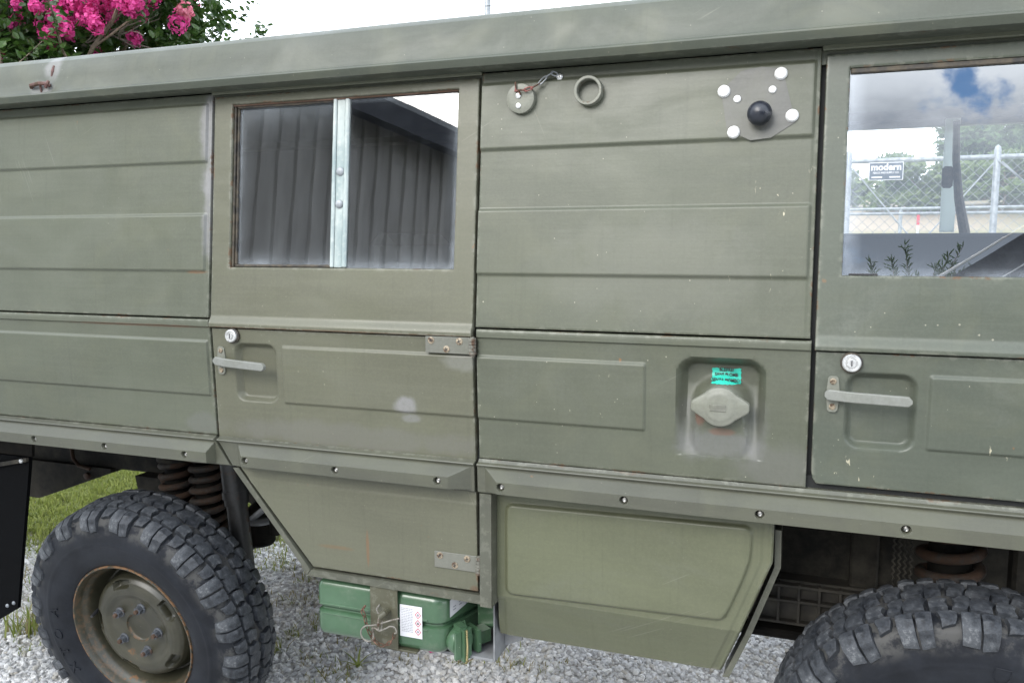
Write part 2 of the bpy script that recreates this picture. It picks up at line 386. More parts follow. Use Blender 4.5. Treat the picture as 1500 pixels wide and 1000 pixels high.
M['flap'] = simple('mudflap_rubber', (0.0028, 0.0030, 0.0034), 0.85, var=0.3, spec=0.06)
M['chrome'] = simple('worn_chrome', (0.58, 0.58, 0.57), 0.30, 0.7, var=0.12, scale=60, bmp=0.02)
M['alu'] = simple('painted_aluminium', (0.20, 0.205, 0.19), 0.34, 0.35, var=0.22, scale=45, bmp=0.0)
M['galv'] = simple('galvanised_steel', (0.24, 0.255, 0.27), 0.5, 0.4, var=0.25, scale=18, bmp=0.1)
M['nylon'] = simple('white_nylon_cap', (0.66, 0.66, 0.65), 0.25, 0, var=0.04, bmp=0.0)
M['ball'] = simple('black_rubber_ball', (0.008, 0.010, 0.016), 0.33, 0, var=0.2, scale=40, bmp=0.05)
M['rubber'] = simple('window_rubber', (0.016, 0.016, 0.015), 0.6, var=0.7, scale=40, col2=(0.075, 0.060, 0.040))
M['rust'] = rusty('bare_rust', (0.075, 0.042, 0.027), 0.8)
M['screw'] = rusty('old_screw', (0.22, 0.18, 0.125), 0.6, 0.5, scale=120)
M['hinge'] = paint('hinge_paint', (0.110, 0.110, 0.092), chalk=0.6, rust=1.4)
M['bolt'] = simple('bright_bolt', (0.42, 0.41, 0.39), 0.3, 1.0, var=0.3, scale=80)
M['steelw'] = rusty('wheel_nut', (0.055, 0.060, 0.068), 0.3, 0.45, scale=60)
M['white'] = simple('white_label', (0.52, 0.52, 0.54), 0.5, var=0.06, bmp=0)
M['red'] = simple('label_red', (0.42, 0.03, 0.05), 0.5, var=0.1, bmp=0)
M['ink'] = simple('label_ink', (0.20, 0.205, 0.23), 0.6, var=0.1, bmp=0)
M['black'] = simple('black_ink', (0.02, 0.02, 0.022), 0.6, var=0.1, bmp=0)
M['teal'] = simple('teal_sticker', (0.015, 0.40, 0.30), 0.45, var=0.15, scale=60, bmp=0)
M['brass'] = simple('brass_pin', (0.62, 0.50, 0.26), 0.3, 1.0, var=0.2)
M['wire'] = rusty('wire_clip', (0.15, 0.14, 0.12), 0.4, 0.45, scale=40)
M['chain'] = rusty('rusty_chain', (0.16, 0.075, 0.05), 0.85, scale=60)
M['pink_chain'] = rusty('red_rust_chain', (0.20, 0.065, 0.055), 0.8, scale=60)
M['olive_strap'] = paint('strap_paint', (0.056, 0.053, 0.033), chalk=0.1, rust=0.3, chipamt=0.2)

def wheelpaint():
    m, t, b, o = newmat('wheel_olive'); c = coords(t); n = noise(t, c, 9, 6, 0.65); n2 = noise(t, c, 70, 4, 0.7)
    col = mix(t, rng(t, n, 0.35, 0.7), (0.023, 0.022, 0.013), (0.045, 0.042, 0.027))
    wn = t.nodes.new('ShaderNodeAttribute'); wn.attribute_name = 'wear'
    r1 = mth(t, 'ADD', mth(t, 'MULTIPLY', wn.outputs['Fac'], rng(t, n2, 0.30, 0.6)), mth(t, 'MULTIPLY', rng(t, n, 0.66, 0.72), 0.5))
    sp = rng(t, noise(t, c, 42, 3), 0.70, 0.75, 0, 0.8)
    f = mth(t, 'MAXIMUM', rng(t, r1, 0.25, 0.7), sp)
    col = mix(t, f, col, mix(t, n2, (0.060, 0.032, 0.018), (0.20, 0.105, 0.045)))
    t.links.new(col, b.inputs['Base Color']); t.links.new(rng(t, f, 0, 1, 0.38, 0.85), b.inputs['Roughness'])
    t.links.new(bump(t, n2, 0.15, 0.001), b.inputs['Normal']); return m
M['wheel'] = wheelpaint()
def rubbermat(name, dust):
    m, t, b, o = newmat(name); c = coords(t); n = noise(t, c, 17, 6, 0.7); n2 = noise(t, c, 120, 5, 0.75)
    col = mix(t, rng(t, n2, 0.35, 0.7), (0.007, 0.0082, 0.0105), (0.028, 0.032, 0.039))
    col = mix(t, rng(t, n, 0.36, 0.66, 0, dust), col, (0.068, 0.073, 0.080))
    col = mix(t, rng(t, mth(t, 'MULTIPLY', n2, n), 0.29, 0.39, 0, dust * 0.8), col, (0.15, 0.155, 0.16))
    t.links.new(col, b.inputs['Base Color']); b.inputs['Roughness'].default_value = 0.58; b.inputs['Specular IOR Level'].default_value = 0.35
    nb = bump(t, n2, 0.55, 0.0025); nb = bump(t, n, 0.4, 0.006, nb); t.links.new(nb, b.inputs['Normal']); return m
M['tread'] = rubbermat('tread_rubber', 0.75)
def sidewall():
    m, t, b, o = newmat('sidewall_rubber'); c = coords(t); n = noise(t, c, 8, 6, 0.7); n2 = noise(t, c, 130, 3)
    wn = t.nodes.new('ShaderNodeAttribute'); wn.attribute_name = 'wear'
    col = mix(t, rng(t, n, 0.35, 0.7), (0.0055, 0.0065, 0.0090), (0.0125, 0.0145, 0.0190))
    g = mth(t, 'MULTIPLY', wn.outputs['Fac'], rng(t, noise(t, c, 20, 5, 0.7), 0.36, 0.62))
    col = mix(t, rng(t, g, 0.05, 0.9, 0, 0.8), col, (0.060, 0.059, 0.056))
    t.links.new(col, b.inputs['Base Color']); b.inputs['Roughness'].default_value = 0.55; b.inputs['Specular IOR Level'].default_value = 0.22
    t.links.new(bump(t, n2, 0.12, 0.0008), b.inputs['Normal']); return m
M['sidewall'] = sidewall()

def glassmat(name, ior, dust, dustcol, wav=0.0, tint=(0.92, 0.95, 0.95), base=0.0):
    m, t, b, o = newmat(name); t.nodes.remove(b); c = coords(t)
    tr = t.nodes.new('ShaderNodeBsdfTransparent'); tr.inputs[0].default_value = (*tint, 1)
    df = t.nodes.new('ShaderNodeBsdfDiffuse'); df.inputs[0].default_value = (*dustcol, 1)
    gl = t.nodes.new('ShaderNodeBsdfGlossy'); gl.inputs['Roughness'].default_value = 0.0
    wn = t.nodes.new('ShaderNodeAttribute'); wn.attribute_name = 'wear'
    n = noise(t, c, 9, 5, 0.7); n2 = noise(t, c, 60, 4, 0.7, (1, 1, 0.25))
    d = mth(t, 'MULTIPLY', wn.outputs['Fac'], rng(t, n, 0.25, 0.7, 0.25, 1.0))
    d = mth(t, 'ADD', mth(t, 'MULTIPLY', d, dust), mth(t, 'ADD', rng(t, n, 0.45, 0.75, base, base + 0.05 * dust), rng(t, n2, 0.55, 0.8, 0, 0.04 * dust)))
    m1 = t.nodes.new('ShaderNodeMixShader'); t.links.new(d, m1.inputs[0]); t.links.new(tr.outputs[0], m1.inputs[1]); t.links.new(df.outputs[0], m1.inputs[2])
    fr = t.nodes.new('ShaderNodeFresnel'); fr.inputs[0].default_value = ior
    m2 = t.nodes.new('ShaderNodeMixShader'); t.links.new(fr.outputs[0], m2.inputs[0]); t.links.new(m1.outputs[0], m2.inputs[1]); t.links.new(gl.outputs[0], m2.inputs[2])
    if wav: t.links.new(bump(t, noise(t, c, 5, 2, 0.4), wav, 0.01), gl.inputs['Normal'])
    t.links.new(m2.outputs[0], o.inputs[0]); return m
M['glass_rear'] = glassmat('dusty_window_glass', 2.30, 0.36, (0.40, 0.44, 0.48), 0.016, (0.80, 0.84, 0.84))
M['glass_front'] = glassmat('clear_window_glass', 3.0, 0.30, (0.60, 0.66, 0.74), 0.008, (0.97, 0.99, 1.0), 0.008)
def filmglass():
    m, t, b, o = newmat('far_window_glass'); t.nodes.remove(b); tr = t.nodes.new('ShaderNodeBsdfTransparent'); tl = t.nodes.new('ShaderNodeBsdfTranslucent'); tl.inputs[0].default_value = (0.80, 0.84, 0.86, 1)
    ms = t.nodes.new('ShaderNodeMixShader'); t.links.new(rng(t, noise(t, coords(t), 3, 3), 0.3, 0.7, 0.025, 0.045), ms.inputs[0]); t.links.new(tr.outputs[0], ms.inputs[1]); t.links.new(tl.outputs[0], ms.inputs[2]); t.links.new(ms.outputs[0], o.inputs[0]); return m
M['glass_far'] = filmglass()

def leafmat(name, c1, c2, trans=0.35, rough=0.5, scale=4.0):
    m, t, b, o = newmat(name); c = coords(t); oi = t.nodes.new('ShaderNodeObjectInfo')
    n = noise(t, c, scale, 3); gi = t.nodes.new('ShaderNodeNewGeometry')
    f = mth(t, 'ADD', mth(t, 'MULTIPLY', gi.outputs['Random Per Island'], 0.6), mth(t, 'MULTIPLY', oi.outputs['Random'], 0.4))
    col = mix(t, f, c1, c2); t.links.new(col, b.inputs['Base Color']); b.inputs['Roughness'].default_value = rough
    tl = t.nodes.new('ShaderNodeBsdfTranslucent'); t.links.new(col, tl.inputs[0]); ms = t.nodes.new('ShaderNodeMixShader'); ms.inputs[0].default_value = trans
    t.links.new(b.outputs[0], ms.inputs[1]); t.links.new(tl.outputs[0], ms.inputs[2]); t.links.new(ms.outputs[0], o.inputs[0]); return m

# ================================================================== the ground
def gravel_edge(x): return 1.0 + 0.10 * max(-3, min(1.3, x + 2.5)) + max(0, min(1.7, (x + 1.2) * 1.0)) + 0.10 * sin(x * 3.1) + 0.07 * sin(x * 7.7 + 1)
def hill(x, y):
    if y < 9: return 0.0
    t = y - 9
    return 2.35 * sm(t / 9.0) + 0.06 * max(0, t - 9) + 0.18 * sin(x * 0.35 + y * 0.3) * sm(t / 6)
def groundmat():
    m, t, b, o = newmat('gravel_ground'); c = coords(t); n = noise(t, c, 60, 6, 0.75); n2 = noise(t, c, 3, 4)
    vo = t.nodes.new('ShaderNodeTexVoronoi'); vo.inputs['Scale'].default_value = 55; t.links.new(c, vo.inputs['Vector'])
    col = mix(t, vo.outputs['Color'], (0.36, 0.355, 0.34), (0.54, 0.535, 0.52)); col = mix(t, rng(t, n2, 0.45, 0.7, 0, 0.6), col, (0.17, 0.14, 0.09))
    sx = t.nodes.new('ShaderNodeSeparateXYZ'); t.links.new(c, sx.inputs[0])
    gf = rng(t, mth(t, 'ADD', sx.outputs['Y'], mth(t, 'MULTIPLY', n2, 1.2)), 2.6, 3.4)
    gcol = mix(t, n, (0.07, 0.10, 0.025), (0.17, 0.18, 0.07))
    col = mix(t, gf, col, gcol)
    dirt = mix(t, n, (0.26, 0.21, 0.155), (0.36, 0.30, 0.23))
    df = mth(t, 'MULTIPLY', rng(t, sx.outputs['Z'], 1.75, 1.95), rng(t, mth(t, 'ADD', sx.outputs['X'], mth(t, 'MULTIPLY', n2, 2.0)), 9.0, 5.0))
    col = mix(t, df, col, dirt)
    t.links.new(col, b.inputs['Base Color']); b.inputs['Roughness'].default_value = 0.9
    t.links.new(bump(t, vo.outputs['Distance'], 0.8, 0.012), b.inputs['Normal']); return m
mb = MB()
gx = [-300, -120, -50, -25, -15] + [-10 + 0.5 * k for k in range(53)] + [20, 28, 45, 90, 300]
gy = [-300, -100, -40, -20, -12, -8, -5, -3, -1, 0, 1, 2, 3, 4, 5, 6, 7, 8, 9] + [9.5 + 0.5 * k for k in range(30)] + [27, 32, 45, 90, 300]
mb.grid([[(x, y, hill(x, y)) for x in gx] for y in gy])
g = mb.build('ground', groundmat()); tag(g, kind='structure')

# ================================================================== the van
T = empty('utility_truck', (1.1, 0.88, 0.0))
tag(T, 'olive drab army utility truck with boxy ribbed side, parked on the gravel', 'truck')

def board(z, lo, hi, d=0.0062, w=0.009):
    return d * sm((z - lo + w / 2) / w) * sm((hi + w / 2 - z) / w)
def uribs(x, z, xa, xb):
    e = sm((x - xa) / 0.008) * sm((xb - x) / 0.008)
    return e * (board(z, 1.806, 1.960) + board(z, 1.511, 1.664)) - 0.0012 * (1 - e)
UF = [1.806, 1.960, 1.664, 1.511]
# --- rear side panel
mb = MB(); sheet(mb, lines(-2.2, 0.3450, 0.04, [0.333], [(0.25, 0.345, 0.006)]), lines(1.3835, 1.988, 0.03, UF + [1.40]), lambda x, z: uribs(x, z, -2.15, 0.336))
rp = mb.build('side_panel', M['rear'], T); tag(rp, 'upper rear side panel with pressed ribs and a pale scuffed edge')
def rl(x, z):
    return 0.006 * sm((z - 1.357) / 0.004) + board(z, 1.168, 1.320, 0.006) * sm((0.343 - x) / 0.006) if True else 0
mb = MB(); sheet(mb, lines(-2.2, 0.3500, 0.04, [0.340]), lines(1.056, 1.3795, 0.03, [1.168, 1.320, 1.357]), rl)
mb.build('side_panel', M['rear'], T)
# --- side door
door = None
WH = (0.412, 1.0715, 1.522, 1.955)
mb = MB()
def du(x, z): return 0.010 * sm((1.394 - z) / 0.026) - 0.0
sheet(mb, lines(0.3530, 1.1265, 0.035, list(WH[:2])), lines(1.360, 1.978, 0.03, list(WH[2:]) + [1.368, 1.375, 1.382, 1.39]), du, hole=WH)
def xl_door(z):
    if z > 1.052: return 0.3560
    if z > 0.975: return 0.3560 + (1.052 - z) / 0.077 * 0.049
    return 0.405 + (0.975 - z) * 0.853 + 0.012
def xmd(x, z):
    a = xl_door(z); return a + (x - 0.3560) / (1.1285 - 0.3560) * (1.1285 - a)
def dl(x, z):
    h = -0.0185 * sm(-rrect(x, z, 0.424, 0.562, 1.157, 1.321, 0.030) / 0.016)
    h += board(z, 1.162, 1.314, 0.0055) * sm((x - 0.578) / 0.007)
    h += 0.002 * sm((0.945 - z) / 0.01)
    return h
mb2 = MB(); sheet(mb2, lines(0.3560, 1.1285, 0.035, [0.582], [(0.420, 0.466, 0.004), (0.520, 0.566, 0.004)]),
      lines(0.709, 1.3575, 0.03, [1.162, 1.314, 0.945, 1.052, 0.975], [(1.150, 1.196, 0.004), (1.284, 1.326, 0.004)]), dl, xm=xmd)
off = len(mb.v); mb.v += mb2.v; mb.w += mb2.w; mb.f += [tuple(i + off for i in f) for f in mb2.f]; mb.m += mb2.m
door = mb.build('side_door', M['door'], T)
# --- fuel filler panel
mb = MB(); sheet(mb, lines(1.1335, 1.8945, 0.035, [1.145, 1.885]), lines(1.3835, 1.988, 0.03, UF), lambda x, z: uribs(x, z, 1.128, 1.888))
mp_up = mb.build('fuel_filler_panel', M['mid'], T); tag(mp_up, 'upper ribbed panel between the two doors')
CX, CZ = 1.7145, 1.230
def ml(x, z):
    h = 0.006 * sm((z - 1.357) / 0.004)
    h += board(z, 1.161, 1.314, 0.0055) * sm((1.550 - x) / 0.007)
    sd = rrect(x, z, 1.614, 1.812, 1.02, 1.337, 0.044)
    dz = max(0, min(1, (z - 1.112) / 0.16)); D = 0.003 + 0.040 * dz
    if z < 1.1115: D = 0
    e = sm(-sd / 0.024)
    zz = max(1.165, min(CZ, z)); d = hypot(x - CX, z - zz)
    D2 = max(0.003, D - 0.028 * sm((0.070 - d) / 0.034)) if D > 0 else 0
    return h - min(D, D2) * e
mb = MB(); sheet(mb, lines(1.1375, 1.8975, 0.035, [1.547], [(1.610, 1.815, 0.0055)]),
      lines(1.059, 1.3795, 0.03, [1.161, 1.314, 1.357, 1.112], [(1.105, 1.340, 0.0055)]), ml)
mlow = mb.build('fuel_filler_panel', M['mid'], T); tag(mlow, 'lower panel with the recessed fuel filler')
# --- front door
WF = (1.951, 2.83, 1.517, 1.943)
mb = MB()
sheet(mb, lines(1.9040, 2.90, 0.04, list(WF[:2])), lines(1.361, 1.973, 0.03, list(WF[2:]) + [1.368, 1.375, 1.382, 1.39]), du, hole=WF)
def fl(x, z):
    h = -0.0185 * sm(-rrect(x, z, 1.966, 2.106, 1.154, 1.320, 0.032) / 0.016)
    return h + board(z, 1.164, 1.316, 0.0055) * sm((x - 2.122) / 0.009)
mb2 = MB(); sheet(mb2, lines(1.9065, 2.90, 0.04, [2.126], [(1.962, 2.006, 0.004), (2.066, 2.110, 0.004)]),
      lines(1.071, 1.3585, 0.03, [1.164, 1.316], [(1.148, 1.194, 0.004), (1.284, 1.326, 0.004)]), fl,
      xm=lambda x, z: x + (0.012 * max(0, (1.095 - z) / 0.024) ** 2 * max(0, 1 - (x - 1.9065) / 0.1) if z < 1.095 else 0))
off = len(mb.v); mb.v += mb2.v; mb.w += mb2.w; mb.f += [tuple(i + off for i in f) for f in mb2.f]; mb.m += mb2.m
fdoor = mb.build('front_door', M['front'], T)

# --- dark door jambs and inner shell behind the gaps
mb = MB()
for x0, x1 in ((0.325, 0.385), (1.10, 1.165), (1.865, 1.935)):
    mb.prism([(0, 0)], 0, 0) if False else None
    b = len(mb.v)
    for z in (1.0, 1.37, 2.03):
        for x in (x0, x1): mb.vert((x, PY(z) + 0.024, z))
    mb.face(b, b + 1, b + 3, b + 2); mb.face(b + 2, b + 3, b + 5, b + 4)
mb.box(-2.2, 2.9, 0.030, 0.050, 1.352, 1.388)
mb.box(1.13, 2.9, 0.026, 0.050, 1.02, 1.085); mb.box(-2.2, 1.13, 0.026, 0.05, 1.03, 1.062)
mb.build('door_jamb', M['jamb'], T, smooth=False)
# header strips over the doors, under the rain gutter
mb = MB()
for x0, x1, z0 in ((0.346, 1.1325, 1.981), (1.8955, 2.9, 1.978)):
    mb.bbox(x0, x1, 0.050, 0.080, z0 + 0.003, 2.0, 0.002, 0.4)
mb.box(-2.2, 2.9, 0.066, 0.078, 1.955, 1.985)
mb.build('header_strip', M['paint'], T)

# --- roof with its rain gutter lip
prof = [(0.060, 1.9905), (-0.004, 1.9905), (-0.0085, 1.9915), (-0.0155, 2.0045), (-0.0165, 2.0075), (-0.0150, 2.0108), (-0.0105, 2.0130), (-0.0005, 2.0165), (0.003, 2.024), (0.0085, 2.058), (0.0150, 2.086), (0.0230, 2.104), (0.0360, 2.1150),
        (0.058, 2.1238), (0.090, 2.1325), (0.12, 2.1385), (0.16, 2.145), (0.25, 2.158), (0.45, 2.176), (0.88, 2.186), (1.30, 2.176), (1.52, 2.150), (1.66, 2.118), (1.74, 2.07), (1.755, 2.03), (1.72, 2.03)]
PW = [0.45, 0.7, 0.45, 0.15, 0.35, 0.25, 0.15, 0.05, 0, 0, 0, 0, 0, 0] + [0] * 12
rx = [-2.2 + 0.05 * k for k in range(103)]
mb = MB()
def wob(x, y, z):
    return 0.0012 * sin(x * 2.1) + 0.0008 * sin(x * 5.3 + 1)
mb.grid([[(x, y + (wob(x, y, z) if z > 2.01 else 0.4 * wob(x, y, z)), z + 0.5 * wob(x * 1.3, y, z)) for x in rx] for y, z in prof], wfn=lambda j, i: PW[j])
roof = mb.build('roof', M['roof'], T, ang=24)
M['stub'] = rusty('maroon_rust', (0.085, 0.038, 0.034), 0.6, scale=60)
# rusty broken mount on the roof edge
mb = MB()
mb.tube([(-0.243, 0.000, 2.031), (-0.238, -0.006, 2.036), (-0.205, -0.007, 2.040), (-0.180, -0.005, 2.038), (-0.172, 0.000, 2.032)], [0.005, 0.006, 0.006, 0.005, 0.005], 8)
mb.tube([(-0.205, -0.004, 2.036), (-0.205, 0.0, 2.014)], [0.0035, 0.0025], 6)
mb.tube([(-0.178, 0.000, 2.044), (-0.174, -0.009, 2.036), (-0.182, -0.006, 2.028)], 0.005, 6)
mb.build('mount_stub', M['stub'], roof)
mb = MB(); mb.tube([(-0.171, 0.018, 2.090), (-0.172, 0.0125, 2.075), (-0.174, 0.0095, 2.060)], [0.0045, 0.0050, 0.003], 8)
mb.build('weld_scar', M['stub'], roof)

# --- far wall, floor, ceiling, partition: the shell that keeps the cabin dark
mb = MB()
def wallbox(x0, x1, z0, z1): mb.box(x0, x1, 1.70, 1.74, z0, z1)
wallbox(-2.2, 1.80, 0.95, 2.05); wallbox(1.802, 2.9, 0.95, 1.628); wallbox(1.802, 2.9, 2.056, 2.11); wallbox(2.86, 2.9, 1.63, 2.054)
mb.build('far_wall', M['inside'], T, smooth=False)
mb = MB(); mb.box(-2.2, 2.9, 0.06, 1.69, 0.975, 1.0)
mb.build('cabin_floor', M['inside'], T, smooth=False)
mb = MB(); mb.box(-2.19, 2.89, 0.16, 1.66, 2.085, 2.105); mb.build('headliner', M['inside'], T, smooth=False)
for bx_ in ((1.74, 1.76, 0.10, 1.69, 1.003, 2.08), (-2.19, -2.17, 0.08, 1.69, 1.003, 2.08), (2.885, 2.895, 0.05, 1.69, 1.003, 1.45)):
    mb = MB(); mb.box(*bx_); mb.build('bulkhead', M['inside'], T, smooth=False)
# seats glimpsed through the rear door window
def seat(x0, z0):
    b = MB()
    n = 10
    b.bbox(x0, x0 + 0.42, 0.45, 0.95, z0, z0 + 0.12, 0.03)
    pr = [(x0 - 0.02, z0 + 0.12), (x0 - 0.07, z0 + 0.50), (x0 - 0.02, z0 + 0.56), (x0 + 0.03, z0 + 0.50), (x0 + 0.07, z0 + 0.13)]
    b.bbox(x0 - 0.05, x0 + 0.05, 0.45, 0.95, z0 + 0.12, z0 + 0.50, 0.04)
    return b.build('seat', M['inside_seat'], T)
M['inside_seat'] = simple('seat_vinyl', (0.055, 0.055, 0.055), 0.6, var=0.3)
seat(0.62, 1.12)

# --- door window: glass panes, rubber, sliding channel
def pane(name, x0, x1, z0, z1, y, mat, parent, wear_edges=(0.03, 0.03, 0.05, 0.03), th=0.004):
    b = MB(); nx, nz = 24, 24; P = []; W = []
    for j in range(nz + 1):
        r = []; ww = []
        tz = j / nz; z = z0 + (z1 - z0) * tz
        for i in range(nx + 1):
            x = x0 + (x1 - x0) * i / nx
            r.append((x, PY(z) + y, z))
            ww.append(max(exp(-(x - x0) / wear_edges[0]), exp(-(x1 - x) / wear_edges[1]), exp(-(z - z0) / wear_edges[2]), exp(-(z1 - z) / wear_edges[3])))
        P.append(r); W.append(ww)
    b.grid(P, wfn=lambda j, i: W[j][i])
    return b.build(name, mat, parent)
pane('window_glass', 0.4235, 0.748, 1.530, 1.948, 0.020, M['glass_rear'], door, (0.012, 0.012, 0.016, 0.030))
pane('window_glass', 0.740, 1.0705, 1.5225, 1.9545, 0.010, M['glass_rear'], door, (0.014, 0.010, 0.018, 0.006))
def strip(b, x0, x1, z0, z1, y0, y1, w=0.0, r=0.0015):
    """bar lying on the sloping side profile, y0 .. y1 behind it"""
    k = len(b.v); b.bbox(x0, x1, 0, y1 - y0, z0, z1, r, w)
    for i in range(k, len(b.v)):
        p = b.v[i]; b.v[i] = (p[0], p[1] + y0 + PY(p[2]), p[2])
mb = MB()
strip(mb, 0.4125, 0.4180, 1.523, 1.954, 0.008, 0.03, 0.5); strip(mb, 0.4185, 0.4240, 1.530, 1.948, 0.014, 0.03, 0.2)
strip(mb, 0.422, 0.742, 1.9455, 1.954, 0.008, 0.03, 0.6); strip(mb, 0.422, 0.742, 1.523, 1.530, 0.010, 0.03, 0.4)
mb.build('window_seal', M['rubber'], door)
mb = MB(); strip(mb, 0.4128, 1.0705, 1.9500, 1.9545, 0.003, 0.009, 1.0, 0.001); mb.build('window_bead', M['rust'], door)
def channelmat():
    m, t, b, o = newmat('window_channel'); c = coords(t); n = noise(t, c, 16, 5, 0.7, (1, 1, 0.4)); n2 = noise(t, c, 90, 3)
    col = mix(t, rng(t, n, 0.3, 0.7), (0.20, 0.25, 0.25), (0.36, 0.40, 0.385)); col = mix(t, rng(t, n2, 0.5, 0.75, 0, 0.4), col, (0.45, 0.46, 0.43))
    t.links.new(col, b.inputs['Base Color']); b.inputs['Roughness'].default_value = 0.28; return m
mb = MB()
strip(mb, 0.7225, 0.7330, 1.5235, 1.9535, 0.001, 0.016, 0, 0.0025); strip(mb, 0.7332, 0.7560, 1.5235, 1.9535, 0.006, 0.016, 0, 0.001); strip(mb, 0.7562, 0.7690, 1.5235, 1.9535, 0.002, 0.016, 0, 0.003)
chn = mb.build('window_channel', channelmat(), door)
def dome(mbk, x, z, y, r, hgt, n=16):
    pr = [(r, 0), (r * 0.96, -hgt * 0.45), (r * 0.75, -hgt * 0.8), (r * 0.4, -hgt * 0.97), (0.0004, -hgt)]
    mbk.lathe(pr, (x, y, z), 'y', n)
for z in (1.768, 1.685):
    b = MB(); dome(b, 0.7455, z, PY(z) + 0.006, 0.0115, 0.006); b.build('knob', M['galv'], door)

# --- front door window: one clear pane with a black upper seal
pane('window_glass', 1.9515, 2.8295, 1.5175, 1.9425, 0.010, M['glass_front'], fdoor, (0.008, 0.02, 0.012, 0.004))
mb = MB(); strip(mb, 1.9520, 2.829, 1.9310, 1.9425, 0.003, 0.0095, 0.6, 0.002); mb.build('window_seal', M['rubber'], fdoor)
mb = MB(); strip(mb, 1.9640, 2.020, 1.5180, 1.5215, 0.002, 0.0095, 0.0, 0.001); mb.build('seal_end', M['black'], fdoor)

# --- door furniture
def lock(x, z, parent, r=0.0175):
    y = PY(z)
    b = MB(); b.lathe([(r + 0.0035, 0), (r + 0.0035, -0.006), (r + 0.001, -0.008), (r * 0.7, -0.008)], (x, y, z), 'y', 28)
    base = b.build('lock_ring', M['rubber'], parent)
    b = MB(); b.lathe([(r, -0.006), (r, -0.014), (r - 0.002, -0.0165), (r * 0.62, -0.0165), (r * 0.56, -0.0145), (r * 0.50, -0.0145), (r * 0.46, -0.0175), (0.0005, -0.0175)], (x, y, z), 'y', 32)
    b.build('door_lock', M['chrome'], parent)
    b = MB(); b.box(x - 0.0012, x + 0.0012, y - 0.0182, y - 0.0176, z - 0.006, z + 0.006); b.build('keyhole', M['black'], parent)
lock(0.4275, 1.3385, door); lock(1.9765, 1.3380, fdoor, 0.0185)
def handle(x0, x1, z, parent, tilt=-0.010):
    y = PY(z); xp = x0 + 0.016
    b = MB()                                                   # mounting plate with two ears
    pr = [(xp - 0.012, z + 0.012), (xp - 0.010, z + 0.034), (xp - 0.006, z + 0.038), (xp + 0.006, z + 0.038), (xp + 0.010, z + 0.034), (xp + 0.013, z + 0.010), (xp + 0.013, z - 0.010), (xp + 0.010, z - 0.034), (xp + 0.006, z - 0.038), (xp - 0.006, z - 0.038), (xp - 0.010, z - 0.034), (xp - 0.012, z - 0.012)]
    b.prism(pr, y - 0.0045, y + 0.001, 0.35); b.build('handle_plate', M['capp'], parent)
    for s in (-1, 1):
        b = MB(); b.lathe([(0.0068, -0.0045), (0.0066, -0.0062), (0.0045, -0.0072), (0.0035, -0.0060), (0.0003, -0.0058)], (xp, y, z + s * 0.027), 'y', 14); b.build('screw', M['screw'], parent)
    b = MB()                                                   # the lever: rounded flat bar lifting off the door
    n = 26; hh = 0.0115; P = []
    sec = [(-0.004, -1), (-0.0082, -0.94), (-0.0094, -0.80), (-0.0097, 0), (-0.0094, 0.80), (-0.0082, 0.94), (-0.004, 1)]
    rows = []
    for i in range(n + 1):
        t = i / n; x = x0 + (x1 - x0) * t; zc = z + tilt * t; e = 1.0
        dx = min(x - x0, x1 - x); 
        if dx < 0.008: e = max(0.35, sqrt(max(0, 1 - ((0.008 - dx) / 0.008) ** 2)))
        lift = 0.010 + 0.012 * sm(t / 0.35) + 0.002 * t
        rows.append([(x, y - lift + (s[0] if True else 0), zc + s[1] * hh * e * (1 - 0.08 * t)) for s in sec] + [(x, y - lift + 0.002, zc + hh * e * 0.9), (x, y - lift + 0.002, zc - hh * e * 0.9)])
    m_ = len(rows[0]); idx = [[b.vert(p, 0.15 if 2 <= q_ <= 4 else 1.0) for q_, p in enumerate(r)] for r in rows]
    for i in range(n):
        for k in range(m_): b.face(idx[i][k], idx[i + 1][k], idx[i + 1][(k + 1) % m_], idx[i][(k + 1) % m_])
    b.face(*idx[0][::-1]); b.face(*idx[-1])
    b.tube([(xp, y, z), (xp, y - 0.014, z)], 0.0085, 14)
    b.build('door_handle', M['handle'], parent)
handle(0.3685, 0.5420, 1.2690, door, -0.009); handle(1.9270, 2.0920, 1.2700, fdoor, -0.004)

M['knuckle'] = rusty('hinge_knuckle', (0.13, 0.128, 0.105), 0.55, 0.6, scale=45)
def hinge(x0, x1, xk, z0, z1, y, parent, kn):
    b = MB(); b.bbox(x0, x1, y - 0.004, y + 0.002, z0, z1, 0.001, 0.45); hg = b.build('hinge', M['hinge'], parent)
    b = MB()
    n = 5
    for k in range(n):
        a = z0 + (z1 - z0) * k / n; c = z0 + (z1 - z0) * (k + 1) / n
        b.tube([(xk, y - 0.005, a + 0.0006), (xk, y - 0.005, c - 0.0006)], 0.0092, 14, w=0.9)
    b.tube([(xk, y - 0.005, z0 - 0.005), (xk, y - 0.005, z1 + 0.002)], 0.0052, 10, w=1.0)
    b.build('hinge_knuckle', M['knuckle'], parent)
    for fx, fz in ((0.14, 0.76), (0.50, 0.26), (0.80, 0.76)):
        xx, zz = x0 + (x1 - x0) * fx * 0.96, z0 + (z1 - z0) * fz
        b = MB(); b.lathe([(0.0090, -0.004), (0.0086, -0.0052), (0.006, -0.0062), (0.003, -0.0064), (0.0003, -0.0060)], (xx, y, zz), 'y', 16)
        b.build('screw', M['screw'], parent)
        b = MB(); 
        for a in (0.4, 0.4 + pi / 2):
            c_, s_ = cos(a) * 0.0045, sin(a) * 0.0045; e_, f_ = -sin(a) * 0.0009, cos(a) * 0.0009
            q = [b.vert((xx + u * c_ + v_ * e_, y - 0.0067, zz + u * s_ + v_ * f_)) for u, v_ in ((-1, -1), (1, -1), (1, 1), (-1, 1))]; b.face(*q)
        b.build('screw_cross', M['black'], parent)
